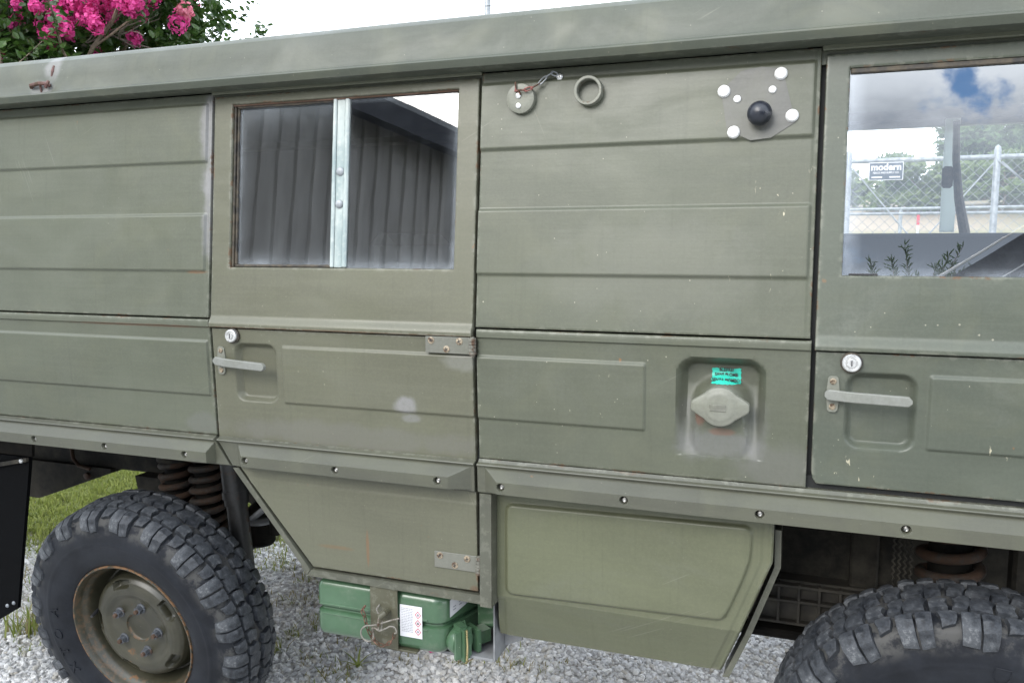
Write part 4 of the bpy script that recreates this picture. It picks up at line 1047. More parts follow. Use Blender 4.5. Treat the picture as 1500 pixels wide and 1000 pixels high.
# central tube, axle casing, side rail
b = MB(); b.tube([(-2.0, 0.88, 0.70), (2.9, 0.88, 0.70)], 0.075, 20); b.build('central_tube', M['chassis'], T)
b = MB(); b.lathe([(0.10, -0.20), (0.12, -0.16), (0.125, 0.10), (0.11, 0.18)], (0.0, 0.88, 0.66), 'x', 24, cap=(True, True)); b.tube([(0, 0.88, 0.62), (0, 0.45, 0.52), (0, 0.24, 0.42)], [0.075, 0.06, 0.07], 18)
b.tube([(2.2, 0.88, 0.62), (2.2, 0.45, 0.52), (2.2, 0.24, 0.43)], [0.075, 0.06, 0.07], 18); b.build('axle_casing', M['chassis'], T)
b = MB()
b.bbox(-2.2, 0.30, 0.52, 0.58, 0.745, 0.975, 0.006); b.bbox(-2.2, 2.9, 0.10, 1.66, 0.955, 0.972, 0.004)
b.build('floor_pan', M['chassis'], T)
b = MB(); b.prism([(-1.10, 0.75), (-1.10, 0.60), (-0.92, 0.60), (-0.55, 0.735), (-0.55, 0.75)], 0.50, 0.56); b.prism([(-0.395, 0.75), (-0.385, 0.70), (-0.36, 0.675), (-0.325, 0.662), (-0.30, 0.675), (-0.275, 0.70), (-0.20, 0.715), (-0.19, 0.75)], 0.46, 0.60)
b.prism([(-0.20, 0.75), (-0.16, 0.72), (-0.08, 0.60), (-0.02, 0.57), (-0.02, 0.75)], 0.49, 0.53)
b.build('suspension_bracket', M['chassis'], T)
b = MB(); b.tube([(-0.72, 0.49, 0.95), (-0.722, 0.485, 0.84), (-0.715, 0.485, 0.78), (-0.69, 0.485, 0.755), (-0.64, 0.49, 0.745)], 0.007, 8); b.build('brake_hose', M['rust'], T)
for x, z in ((-0.255, 0.752), (-0.66, 0.715)):
    b = MB(); b.lathe([(0.013, 0), (0.013, -0.010), (0.008, -0.013), (0.0005, -0.013)], (x, 0.455 if x > -0.5 else 0.498, z), 'y', 12); b.build('bush_bolt', M['rust'], T)
for k in range(4):
    b = MB(); b.tube(chainlink((-0.262 + 0.003 * (k % 2), 0.45, 0.700 - 0.018 * k), (-0.262 + 0.003 * ((k + 1) % 2), 0.45, 0.684 - 0.018 * k), 0.002, 0.006, tw=(k % 2) * 1.2), 0.0014, 5, cap=False); b.build('tow_chain', M['dark'], T)
# mudflap with clamp strip
b = MB(); nn = 8
for (ya, yb) in ((0.080, 0.092),):
    b.prism([(-0.90, 0.905), (-0.447, 0.905), (-0.449, 0.885), (-0.545, 0.385), (-0.80, 0.235), (-0.90, 0.2)], ya, yb)
mf = b.build('mudflap', M['flap'], T, smooth=False)
b = MB(); b.prism([(-0.90, 0.9055), (-0.448, 0.9055), (-0.440, 0.965), (-0.90, 0.965)], 0.090, 0.10); b.build('flap_mount', M['dark'], T, smooth=False)
b = MB(); b.prism([(-0.93, 0.790), (-0.4500, 0.8930), (-0.4495, 0.9060), (-0.93, 0.803)], 0.070, 0.0795); b.build('flap_strip', M['chassis'], mf, smooth=False)
for x in (-0.47, -0.575, -0.68): 
    b = MB(); dome(b, x, 0.899 + (x + 0.45) * 0.215, 0.070, 0.0075, 0.006); b.build('flap_bolt', M['chrome'], mf)
for x, z in ((-0.560, 0.402), (-0.590, 0.388)):
    b = MB(); dome(b, x, z, 0.080, 0.0065, 0.005); b.build('flap_bolt', M['galv'], mf)
# front arch: inner panel, spring, check strap, casting with grid ribs, skid plate
b = MB(); b.bbox(1.70, 2.9, 0.52, 0.56, 0.62, 0.97, 0.01); b.bbox(2.02, 2.09, 0.48, 0.52, 0.62, 0.97, 0.006); b.build('arch_panel', M['chassis'], T)
coil(2.240, 0.37, 0.70, 0.90, 0.066, 0.0135, 4.0, 'coil_spring', M['spring'])
b = MB(); b.lathe([(0.050, 0.60), (0.050, 0.955)], (2.240, 0.37, 0), 'z', 24); b.build('spring_core', M['dark'], T)
b = MB()
for k in range(12):
    z0 = 0.950 - 0.017 * k
    for q in range(4): b.tube([(2.100 + 0.0125 * q, 0.265, z0), (2.106 + 0.0125 * q, 0.263, z0 - 0.0085), (2.100 + 0.0125 * q, 0.265, z0 - 0.017)], 0.0026, 5)
b.build('check_chain', M['galv_dark'] if 'galv_dark' in M else M['chassis'], T)
M['cast'] = simple('cast_casing', (0.036, 0.032, 0.025), 0.7, var=0.5, scale=20)
b = MB(); b.bbox(1.72, 2.12, 0.46, 0.60, 0.558, 0.672, 0.006)
for k in range(7): b.bbox(1.79 + 0.052 * k - 0.004, 1.79 + 0.052 * k + 0.004, 0.440, 0.462, 0.560, 0.670, 0.0015)
for z in (0.560, 0.622, 0.664): b.bbox(1.72, 2.12, 0.4385, 0.461, z - 0.004, z + 0.004, 0.0015)
b.build('gear_casing', M['cast'], T)
b = MB(); b.bbox(1.66, 2.20, 0.42, 1.30, 0.520, 0.545, 0.006); b.build('skid_plate', M['dark'], T)
b = MB(); b.bbox(2.36, 2.42, 0.30, 0.36, 0.55, 0.955, 0.008); b.build('arch_brace', M['chassis'], T)

# ================================================================== jerry can bracket (part of the van), can, its tray
b = MB(); b.bbox(0.817, 0.8985, 0.0235, 0.0285, 0.516, 0.690, 0.0012, 0.6); b.bbox(0.830, 0.95, 0.0295, 0.42, 0.509, 0.5150, 0.001, 0.3)
br = b.build('can_bracket', M['olive_strap'], T)
M['tray'] = simple('grey_tray', (0.16, 0.165, 0.17), 0.6, var=0.35, scale=14)
b = MB(); b.bbox(0.955, 1.149, 0.075, 0.43, 0.5000, 0.5075, 0.001); b.prism([(1.1500, 0.690), (1.1535, 0.690), (1.1535, 0.5000), (1.1500, 0.5000)], 0.075, 0.30)
b.prism([(1.1540, 0.685), (1.158, 0.685), (1.205, 0.535), (1.1540, 0.512)], 0.150, 0.156)
b.build('can_tray', M['tray'], T, smooth=False)
b = MB(); b.tube([(0.872, 0.024, 0.620), (0.872, 0.004, 0.622)], 0.0072, 14); b.tube([(0.872, 0.006, 0.622), (0.860, -0.006, 0.612)], 0.0088, 14); b.build('catch_pin', M['olive_strap'], br)
b = MB(); b.tube([(0.846, 0.023, 0.633), (0.844, 0.010, 0.627), (0.850, 0.005, 0.619), (0.860, 0.003, 0.616)], 0.0022, 7); b.tube(chainlink((0.862, -0.004, 0.612), (0.862, -0.006, 0.578), 0.002, 0.007, tw=1.3), 0.0022, 7, cap=False); b.build('ring_link', M['wire'], br)
wp = [(0.918, -0.004, 0.618), (0.895, -0.006, 0.610), (0.862, -0.008, 0.596), (0.838, -0.008, 0.588), (0.820, -0.006, 0.583), (0.806, -0.004, 0.570), (0.804, -0.003, 0.553), (0.815, -0.003, 0.541), (0.830, -0.004, 0.541), (0.841, -0.005, 0.552), (0.842, -0.006, 0.568), (0.840, -0.007, 0.580), (0.848, -0.008, 0.582), (0.862, -0.009, 0.578), (0.878, -0.009, 0.585), (0.893, -0.008, 0.594), (0.906, -0.007, 0.592), (0.911, -0.006, 0.580), (0.903, -0.005, 0.575)]
wq = []
for i in range(len(wp) - 1):
    a_, b_, c_, d_ = wp[max(0, i - 1)], wp[i], wp[i + 1], wp[min(len(wp) - 1, i + 2)]
    for k in range(4): wq.append(cr_(a_, b_, c_, d_, k / 4))
b = MB(); b.tube(wq, 0.0021, 8); b.build('wire_clip', M['wire'], br)
ch = [(0.808, 0.012, 0.628), (0.799, 0.012, 0.615), (0.808, 0.010, 0.600), (0.813, 0.008, 0.583), (0.820, 0.006, 0.566), (0.829, 0.005, 0.552), (0.840, 0.004, 0.541), (0.852, 0.004, 0.533), (0.865, 0.004, 0.531), (0.878, 0.003, 0.537), (0.889, 0.002, 0.547), (0.898, 0.000, 0.560), (0.903, -0.003, 0.574)]
for k in range(len(ch) - 1):
    b = MB(); b.tube(chainlink(ch[k], ch[k + 1], 0.002, 0.0040, tw=(0.2 if k % 2 else 1.35)), 0.0015, 6, cap=False); b.build('chain_link', M['chain'], br)

def canmat():
    m, t, bb, o = newmat('jerry_green'); c = coords(t); n = noise(t, c, 8, 4, 0.6); n2 = noise(t, c, 120, 3, 0.7)
    col = mix(t, rng(t, n, 0.3, 0.7), (0.036, 0.080, 0.040), (0.052, 0.104, 0.056))
    sp = t.nodes.new('ShaderNodeTexVoronoi'); sp.inputs['Scale'].default_value = 60; t.links.new(c, sp.inputs['Vector'])
    col = mix(t, mth(t, 'MULTIPLY', rng(t, sp.outputs['Distance'], 0.14, 0.08), rng(t, n, 0.5, 0.6, 0, 0.5)), col, (0.30, 0.36, 0.25))
    t.links.new(col, bb.inputs['Base Color']); col = mix(t, rng(t, noise(t, c, 22, 6, 0.75), 0.48, 0.78, 0, 0.22), col, (0.20, 0.20, 0.17))
    t.links.new(col, bb.inputs['Base Color']); bb.inputs['Roughness'].default_value = 0.28; bb.inputs['Coat Weight'].default_value = 0.3
    t.links.new(bump(t, noise(t, c, 14, 2), 0.12, 0.003), bb.inputs['Normal']); return m
M['can'] = canmat()
can = empty('jerry_can', (0.85, 0.20, 0.508))
tag(can, 'green steel jerry can lying on its side in a tray under the side door', 'jerry can')
def canhalf(z0, z1, top):
    """one pressed half of the can: rounded slab in plan with a stepped end that carries the spout"""
    b = MB(); out_ = []
    poly = [(0.642, 0.052), (0.642, 0.385), (1.060, 0.385), (1.085, 0.180), (1.030, 0.040)]
    poly = [(0.642, 0.036), (1.022, 0.036), (1.078, 0.220), (1.078, 0.380), (0.642, 0.380)]
    rads = [0.020, 0.045, 0.03, 0.03, 0.02]; pts = []
    n = len(poly)
    for i in range(n):
        p = Vector(poly[i]); a = Vector(poly[i - 1]) - p; c = Vector(poly[(i + 1) % n]) - p; a.normalize(); c.normalize()
        ang = a.angle(c); d = rads[i] / math.tan(ang / 2); s = p + a * d; e = p + c * d
        bis = (a + c).normalized(); cen = p + bis * (rads[i] / sin(ang / 2))
        a0 = atan2(s.y - cen.y, s.x - cen.x); a1 = atan2(e.y - cen.y, e.x - cen.x); da = (a1 - a0 + pi) % (2 * pi) - pi
        for k in range(9): pts.append(Vector((cen.x + rads[i] * cos(a0 + da * k / 8), cen.y + rads[i] * sin(a0 + da * k / 8))))
    cen = Vector((0.86, 0.21))
    hz = z1 - z0; r = 0.028
    rows = []
    prof = []
    for k in range(7):                                  # outer rounded edge
        a = pi / 2 * k / 6; prof.append((r - r * sin(a), (1 if top else -1) * (hz - r + r * cos(a))))
    for q in (0.3, 0.1): prof.append((0.0, (1 if top else -1) * hz * q))
    prof.append((0.0015, (1 if top else -1) * 0.009)); prof.append((0.006, (1 if top else -1) * 0.006)); prof.append((0.011, (1 if top else -1) * 0.0048)); prof.append((0.0115, 0))
    zb = z0 if top else z1
    for ins, dz in prof:
        row = []
        for i, p in enumerate(pts):
            t = (pts[(i + 1) % len(pts)] - pts[i - 1]).normalized(); nin = Vector((-t.y, t.x))
            q = p + nin * ins; row.append((q.x, q.y, zb + dz))
        rows.append([b.vert(p) for p in row])
    m_ = len(pts)
    for j in range(len(rows) - 1):
        for i in range(m_):
            q = (rows[j][i], rows[j][(i + 1) % m_], rows[j + 1][(i + 1) % m_], rows[j + 1][i]); b.face(*(q[::-1] if top else q))
    b.face(*(rows[0] if top else rows[0][::-1]))
    return b
canhalf(0.5915, 0.674, True).build('can_shell', M['can'], can, ang=50); canhalf(0.509, 0.5905, False).build('can_shell', M['can'], can, ang=50)
# pressed swage along each half of the visible side
for z in (0.578, 0.605):
    b = MB(); b.tube([(0.66, 0.0365, z), (0.98, 0.0365, z)], 0.0030, 8); b.build('can_bead', M['can'], can)
# spout, hinged cap with lever, breather, carrying handle
b = MB(); dirx = Vector((0.80, -0.60, 0)).normalized() if False else Vector((0.86, -0.50, -0.06)).normalized()
s0 = Vector((1.020, 0.095, 0.547))
def ax(d): return s0 + dirx * d
b.tube([ax(-0.02), ax(0.004), ax(0.006), ax(0.020), ax(0.026)], [0.041, 0.041, 0.036, 0.031, 0.030], 28); b.tube([ax(0.026), ax(0.030), ax(0.052), ax(0.056)], [0.034, 0.036, 0.036, 0.033], 28)
b.build('spout', M['can'], can, ang=40)
b = MB(); u = dirx.cross(Vector((0, 0, 1))).normalized()
def pp(d, a, z): q = ax(d) + u * a; return (q.x, q.y, q.z + z)
def obox(b, d0, d1, a0, a1, z0, z1):
    k = [b.vert(pp(d, a, z)) for z in (z0, z1) for a in (a0, a1) for d in (d0, d1)]
    for q in ((0, 2, 3, 1), (4, 5, 7, 6), (0, 1, 5, 4), (2, 6, 7, 3), (0, 4, 6, 2), (1, 3, 7, 5)): b.face(*[k[i] for i in q])
obox(b, 0.056, 0.066, -0.020, -0.008, -0.042, 0.040); obox(b, 0.056, 0.072, -0.004, 0.010, -0.044, 0.042); obox(b, 0.056, 0.064, 0.012, 0.030, -0.036, 0.036)
obox(b, 0.030, 0.060, -0.010, 0.012, 0.030, 0.046); obox(b, 0.026, 0.074, -0.046, -0.034, -0.030, 0.030); obox(b, 0.03, 0.066, -0.085, -0.044, -0.016, 0.018)
b.build('spout_cap', M['can'], can, smooth=False)
b = MB(); b.tube([pp(0.075, 0.003, 0.044), pp(0.078, 0.003, 0.0), pp(0.075, 0.003, -0.040)], 0.0030, 8); b.tube([pp(0.072, 0.004, -0.046), pp(0.066, -0.012, -0.049), pp(0.064, -0.026, -0.048)], 0.0018, 6); b.build('lock_pin', M['brass'], can)
b = MB(); b.tube([pp(0.028, -0.010, 0.040), pp(0.036, -0.020, 0.046), pp(0.046, -0.014, 0.040), pp(0.050, -0.018, 0.030)], 0.0022, 6); b.build('clasp_wire', M['can'], can)
for z in (0.552, 0.592, 0.634):
    b = MB(); b.tube([(1.078, 0.165, z), (1.118, 0.178, z), (1.125, 0.20, z), (1.125, 0.33, z), (1.115, 0.36, z), (1.08, 0.37, z)], 0.010, 12); b.build('carry_handle', M['can'], can)
b = MB(); b.prism([(1.076, 0.645), (1.135, 0.645), (1.140, 0.600), (1.118, 0.560), (1.076, 0.560)], 0.150, 0.164); b.build('handle_plate', M['can'], can, smooth=False)
# printed labels
def label(c4, name):
    b = MB(); b.face(*[b.vert(p) for p in c4]); return b.build(name, M['white'], can, smooth=False)
LX0, LX1, LZ0, LZ1, LY = 0.9005, 0.9655, 0.5515, 0.6390, 0.0335
mb = MB(); mb.bbox(LX0, LX1, LY, LY + 0.0006, LZ0, LZ1, 0.0002); lb = mb.build('hazard_label', M['white'], can, smooth=False)
mb = MB()
for r in range(15):
    z = 0.629 - 0.0045 * r; x = 0.9055
    if r > 15: break
    while x < 0.9385:
        wdt = random.uniform(0.002, 0.008); mb.box(x, min(0.939, x + wdt), LY - 0.0004, LY - 0.0001, z, z + 0.0014); x += wdt + 0.0015
tag(mb.build('label_text', M['ink'], lb, smooth=False), kind='stuff')
for k, z in enumerate((0.616, 0.593, 0.570)):
    x = 0.9535; d = 0.0095; b = MB(); pts = [(x - d, z), (x, z + d * 1.1), (x + d, z), (x, z - d * 1.1)]
    for i in range(4):
        p, q = pts[i], pts[(i + 1) % 4]; nx_, nz_ = (p[0] + q[0]) / 2 - x, (p[1] + q[1]) / 2 - z; L = hypot(nx_, nz_); nx_, nz_ = -nx_ / L * 0.0018, -nz_ / L * 0.0018
        b.face(*[b.vert(v) for v in ((p[0], LY - 0.0003, p[1]), (q[0], LY - 0.0003, q[1]), (q[0] + nx_, LY - 0.0003, q[1] + nz_), (p[0] + nx_, LY - 0.0003, p[1] + nz_))])
    b.build('hazard_diamond', M['red'], lb, smooth=False)
    b = MB(); yy = LY - 0.0004
    if k == 1: pg = [(-0.003, -0.003), (0.003, -0.003), (0.0035, 0.0), (0.0015, 0.002), (0.0, 0.0055), (-0.0012, 0.001), (-0.0032, 0.001)]
    elif k == 0: pg = [(-0.003, -0.003), (0.001, -0.004), (0.0035, -0.001), (0.003, 0.003), (-0.001, 0.004), (-0.0035, 0.001)]
    else: pg = [(-0.0035, -0.001), (-0.001, -0.003), (0.003, -0.002), (0.0035, 0.0005), (0.0005, 0.0035), (-0.002, 0.003)]
    b.face(*[b.vert((x + px * 0.9, yy, z + pz * 0.9)) for px, pz in pg]); b.build('hazard_symbol', M['black'] if k == 1 else M['ink'], lb, smooth=False)
def onface(s, z, off=0.0012):       # on the slanting shoulder facet (1.008,.036)-(1.052,.105)-(1.088,.2)
    p = Vector((1.0220, 0.0360)) + Vector((0.056, 0.184)).normalized() * (s + 0.030)
    n_ = Vector((0.184, -0.056)).normalized() * off
    return (p.x + n_.x, p.y + n_.y, z)
mb = MB(); c4 = [onface(0.0, 0.608), onface(0.105, 0.632), onface(0.105, 0.668), onface(0.0, 0.655)]; mb.face(*[mb.vert(p) for p in c4]); l2 = mb.build('use_label', M['white'], can, smooth=False)
mb = MB()
for s, z in ((0.018, 0.634), (0.018, 0.626), (0.042, 0.640), (0.042, 0.632), (0.085, 0.652), (0.08, 0.645), (0.062, 0.655)):
    q = [onface(s + a, z + c, 0.0018) for a, c in ((-0.006, -0.002), (0.006, -0.001), (0.006, 0.0015), (-0.006, 0.0005))]; mb.face(*[mb.vert(p) for p in q])
q = [onface(0.066 + a, z, 0.0018) for a, z in ((0, 0.6235), (0.0015, 0.6235), (0.0015, 0.664), (0, 0.664))]; mb.face(*[mb.vert(p) for p in q])
tag(mb.build('label_drawing', M['ink'], l2, smooth=False), kind='stuff')
mb = MB(); q = [onface(0.040 + a, z, 0.0019) for a, z in ((0, 0.650), (0.010, 0.652), (0.010, 0.657), (0, 0.655))]; mb.face(*[mb.vert(p) for p in q]); mb.build('label_mark', M['red'], l2, smooth=False)

# --- far window pieces seen through the front door glass
mb = MB(); mb.bbox(2.345, 2.395, 1.690, 1.700, 1.632, 2.054, 0.002); M['pil'] = leafmat('pale_plastic', (0.62, 0.66, 0.66), (0.66, 0.70, 0.69), 0.75, 0.4); mb.build('far_pillar', M['pil'], T)
mb = MB(); mb.tube([(2.378, 1.665, 2.04), (2.384, 1.665, 1.90), (2.400, 1.665, 1.76), (2.428, 1.665, 1.625)], [0.012, 0.013, 0.016, 0.019], 10); mb.build('far_seal', M['rubber'], T)
mb = MB(); mb.bbox(2.340, 2.378, 1.660, 1.680, 1.795, 1.875, 0.008); mb.build('far_latch', M['rubber'], T)
mb = MB(); mb.box(1.803, 2.859, 1.7215, 1.7235, 1.629, 2.055); mb.build('far_window', M['glass_far'], T, smooth=False)
mb = MB(); mb.bbox(1.77, 2.86, 1.60, 1.70, 1.616, 1.627, 0.002); mb.build('far_sill', M['inside'], T)

# ================================================================== gravel stones (geometry nodes)
def stonemat():
    m, t, b, o = newmat('limestone_gravel'); c = coords(t)
    oi = t.nodes.new('ShaderNodeObjectInfo'); rp_ = t.nodes.new('ShaderNodeValToRGB'); t.links.new(oi.outputs['Random'], rp_.inputs[0])
    e = rp_.color_ramp.elements; e[0].color = (0.40, 0.40, 0.40, 1); e[1].color = (0.76, 0.755, 0.74, 1); e[1].position = 0.9
    for p, cc in ((0.25, (0.54, 0.543, 0.55, 1)), (0.55, (0.66, 0.662, 0.665, 1)), (0.70, (0.46, 0.43, 0.37, 1)), (0.78, (0.70, 0.695, 0.685, 1))):
        x = e.new(p); x.color = cc
    n = noise(t, c, 60, 5, 0.7)
    t.links.new(mix(t, rng(t, n, 0.35, 0.7, 0, 0.30), rp_.outputs[0], (0.40, 0.39, 0.375)), b.inputs['Base Color']); b.inputs['Roughness'].default_value = 0.85
    t.links.new(bump(t, n, 0.4, 0.002), b.inputs['Normal']); return m
M['stone'] = stonemat()
class GN:
    def __init__(s, name):
        s.t = bpy.data.node_groups.new(name, 'GeometryNodeTree'); s.t.interface.new_socket('Geometry', in_out='INPUT', socket_type='NodeSocketGeometry'); s.t.interface.new_socket('Geometry', in_out='OUTPUT', socket_type='NodeSocketGeometry')
        s.i = s.t.nodes.new('NodeGroupInput'); s.o = s.t.nodes.new('NodeGroupOutput')
    def n(s, typ, **kw):
        x = s.t.nodes.new(typ)
        for k, v in kw.items(): setattr(x, k, v)
        return x
    def l(s, a, b): s.t.links.new(a, b)
def scatter(name, host, variants, density, smin, smax, seed, tilt, mat):
    """instances of small meshes made inside the node tree, scattered over host"""
    g = GN(name); d = g.n('GeometryNodeDistributePointsOnFaces'); d.inputs['Seed'].default_value = seed; g.l(g.i.outputs[0], d.inputs['Mesh'])
    da = g.n('GeometryNodeInputNamedAttribute', data_type='FLOAT'); da.inputs['Name'].default_value = 'dens'
    mu = g.n('ShaderNodeMath', operation='MULTIPLY'); mu.inputs[1].default_value = density; g.l(da.outputs[0], mu.inputs[0]); g.l(mu.outputs[0], d.inputs['Density'])
    jn = g.n('GeometryNodeGeometryToInstance')
    for v in variants: g.l(v(g), jn.inputs[0])
    ip = g.n('GeometryNodeInstanceOnPoints'); g.l(d.outputs['Points'], ip.inputs['Points']); g.l(jn.outputs[0], ip.inputs['Instance']); ip.inputs['Pick Instance'].default_value = True
    ri = g.n('FunctionNodeRandomValue', data_type='INT'); ri.inputs['Min'].default_value = 0; ri.inputs['Max'].default_value = len(variants) - 1; ri.inputs['Seed'].default_value = seed + 3
    g.l(ri.outputs[2], ip.inputs['Instance Index'])
    rr = g.n('FunctionNodeRandomValue', data_type='FLOAT_VECTOR'); rr.inputs[0].default_value = (-tilt, -tilt, 0); rr.inputs[1].default_value = (tilt, tilt, 6.283); rr.inputs['Seed'].default_value = seed + 5
    er = g.n('FunctionNodeEulerToRotation'); g.l(rr.outputs[0], er.inputs[0]); g.l(er.outputs[0], ip.inputs['Rotation'])
    rs = g.n('FunctionNodeRandomValue', data_type='FLOAT'); rs.inputs[2].default_value = smin; rs.inputs[3].default_value = smax; rs.inputs['Seed'].default_value = seed + 9; g.l(rs.outputs[1], ip.inputs['Scale'])
    sm_ = g.n('GeometryNodeSetMaterial'); sm_.inputs['Material'].default_value = mat; g.l(ip.outputs[0], sm_.inputs[0]); g.l(sm_.outputs[0], g.o.inputs[0])
    md = host.modifiers.new(name, 'NODES'); md.node_group = g.t
def stonevar(seed, sx, sy, sz):
    def f(g):
        s = g.n('GeometryNodeMeshIcoSphere'); s.inputs['Radius'].default_value = 1.0; s.inputs['Subdivisions'].default_value = 2
        sp = g.n('GeometryNodeSetPosition'); g.l(s.outputs[0], sp.inputs[0]); po = g.n('GeometryNodeInputPosition')
        ns = g.n('ShaderNodeTexNoise'); ns.noise_dimensions = '4D'; ns.inputs['Scale'].default_value = 0.95; ns.inputs['W'].default_value = seed * 3.7; ns.inputs['Detail'].default_value = 1.5; g.l(po.outputs[0], ns.inputs['Vector'])
        a = g.n('ShaderNodeVectorMath', operation='SUBTRACT'); a.inputs[1].default_value = (0.5, 0.5, 0.5); g.l(ns.outputs['Color'], a.inputs[0])
        b = g.n('ShaderNodeVectorMath', operation='SCALE'); b.inputs['Scale'].default_value = 1.7; g.l(a.outputs[0], b.inputs[0])
        c = g.n('ShaderNodeVectorMath', operation='ADD'); g.l(b.outputs[0], c.inputs[0]); g.l(po.outputs[0], c.inputs[1])
        e = g.n('ShaderNodeVectorMath', operation='MULTIPLY'); e.inputs[1].default_value = (sx, sy, sz); g.l(c.outputs[0], e.inputs[0]); g.l(e.outputs[0], sp.inputs['Position'])
        return sp.outputs[0]
    return f
def field(name, x0, x1, y0, y1, st, fn, z=0.0):
    b = MB(); nx, ny = int((x1 - x0) / st), int((y1 - y0) / st)
    b.grid([[(x0 + st * i, y0 + st * j, z + hill(x0 + st * i, y0 + st * j)) for i in range(nx + 1)] for j in range(ny + 1)])
    o = b.build(name, M['stone'], wear=False); at = o.data.attributes.new('dens', 'FLOAT', 'POINT'); at.data.foreach_set('value', [fn(v[0], v[1]) for v in b.v]); return o
def gd(x, y):
    e = gravel_edge(x); n = 0.5 + 0.5 * sin(x * 5.1 + 2 * sin(y * 4)) * sin(y * 6.3 + x)
    d = min(hypot((x - a) / c, (y - b_) / c) for a, b_, c in ((0.05, 0.98, 0.20), (-0.30, 1.38, 0.30), (0.20, 0.72, 0.14), (0.62, 1.08, 0.14), (-1.2, 0.85, 0.3)))
    return max(0.0, min(1.0, (e + 0.25 - y) / 0.5 + 0.2 * n)) * (0.45 + 0.55 * sm(d - 0.4))
gv = field('gravel', -3.2, 3.4, -1.2, 3.6, 0.1, gd, 0.0); tag(gv, kind='stuff')
SV = [stonevar(1, 1, 0.8, 0.6), stonevar(2, 1.1, 0.7, 0.7), stonevar(3, 0.9, 0.9, 0.55), stonevar(4, 1.2, 0.75, 0.6), stonevar(5, 0.85, 0.8, 0.8), stonevar(6, 1.0, 0.65, 0.65)]
scatter('gravel_scatter', gv, SV, 5200, 0.0055, 0.0115, 11, 0.8, M['stone'])
gv2 = field('gravel', -3.2, 3.4, -1.2, 3.6, 0.1, gd, 0.004); tag(gv2, kind='stuff'); scatter('pea_scatter', gv2, SV, 900, 0.010, 0.0155, 23, 0.6, M['stone'])

# ================================================================== grass
M['grass'] = leafmat('grass_blades', (0.130, 0.185, 0.032), (0.300, 0.320, 0.090), 0.5)
M['drygrass'] = leafmat('dry_grass', (0.30, 0.245, 0.115), (0.23, 0.215, 0.085), 0.3)
def blade(b, x, y, z, h, a, lean, wd, bend=0.5):
    d = Vector((cos(a), sin(a), 0)); s = Vector((-sin(a), cos(a), 0)) * wd; p = Vector((x, y, z)); ids = []
    for k in range(4):
        t = k / 3; q = p + Vector((0, 0, 1)) * h * t * (1 - 0.35 * bend * t) + d * lean * h * (t ** (1 + bend)); ww = 1 - t * t * 0.95
        ids.append((b.vert(q - s * ww), b.vert(q + s * ww)))
    for k in range(3): b.face(ids[k][0], ids[k][1], ids[k + 1][1], ids[k + 1][0])
def grassfield():
    b = MB(); rnd = random.Random(5); b.mi = 0
    n = 0
    while n < 60000:
        x = rnd.uniform(-5.2, -0.2); y = rnd.uniform(0.6, 6.2)
        e = gravel_edge(x); p = (y - e + 0.35) / 0.8
        pat = 0.5 + 0.5 * sin(x * 2.3 + 1.3 * sin(y * 1.9)) * sin(y * 2.7 + 0.8)
        if rnd.random() > min(1, p) * (0.45 + 0.55 * pat) : 
            n += 0.15; continue
        if x > -0.6 + (y - 2) * -0.3 and rnd.random() < 0.5: n += 0.15; continue
        n += 1
        dry = rnd.random() < 0.26 + 0.35 * (1 - min(1, max(0, p - 0.5))); b.mi = 1 if dry else 0
        blade(b, x, y, -0.005, rnd.uniform(0.025, 0.065) * (1.0 if not dry else 0.8), rnd.uniform(0, 6.28), rnd.uniform(0.3, 1.6), rnd.uniform(0.0018, 0.0036), rnd.uniform(0.2, 1.0))
    o = b.build('grass', [M['grass'], M['drygrass']], wear=False, smooth=False); return tag(o, kind='stuff')
grassfield()
# low sod under the blades and out to the fence
def sod(x, y): return max(0, min(1, (y - gravel_edge(x) - 0.1) / 0.5))
gf = field('grass', -9, 0.6, 1.2, 9, 0.2, sod, 0.0); tag(gf, kind='stuff')
def tuftvar(seed):
    rnd = random.Random(seed)
    prm = [(rnd.uniform(0, 6.28), rnd.uniform(0.3, 1.0)) for _ in range(5)]
    def f(g):
        jn = g.n('GeometryNodeJoinGeometry')
        for a, le in prm:
            q = g.n('GeometryNodeMeshGrid'); q.inputs['Size X'].default_value = 0.08; q.inputs['Size Y'].default_value = 1.0; q.inputs['Vertices X'].default_value = 2; q.inputs['Vertices Y'].default_value = 3
            tr = g.n('GeometryNodeTransform'); tr.inputs['Translation'].default_value = (0.25 * cos(a), 0.25 * sin(a), 0.35); tr.inputs['Rotation'].default_value = (pi / 2 - le * 0.7, 0, a); g.l(q.outputs[0], tr.inputs[0]); g.l(tr.outputs[0], jn.inputs[0])
        return jn.outputs[0]
    return f
scatter('sod_scatter', gf, [tuftvar(k) for k in range(5)], 2600, 0.035, 0.075, 41, 0.3, M['grass'])
# single tufts and weeds in the gravel
def tuft(x, y, n, h, wd, label, mats, seed, spread=0.02, lean=(0.2, 1.2)):
    rnd = random.Random(seed); t = empty('grass_tuft', (x, y, 0))
    for mi, mat in enumerate(mats):
        b = MB()
        for k in range(n if mi == 0 else n // 2):
            blade(b, x + rnd.gauss(0, spread), y + rnd.gauss(0, spread), -0.003, h * rnd.uniform(0.5, 1.1), rnd.uniform(0, 6.28), rnd.uniform(*lean), wd * rnd.uniform(0.6, 1.2), rnd.uniform(0.2, 1))
        b.build('green_blades' if mat is M['grass'] else 'dry_blades', mat, t, smooth=False)
    return tag(t, label, 'grass tuft', 'grass tufts in the gravel')
GR = [M['grass']]; GD = [M['grass'], M['drygrass']]; DD = [M['drygrass']]
tuft(-1.093, 0.530, 34, 0.17, 0.0040, 'tall green grass tuft beside the black mudflap', GD, 1, 0.035, (0.1, 0.9))
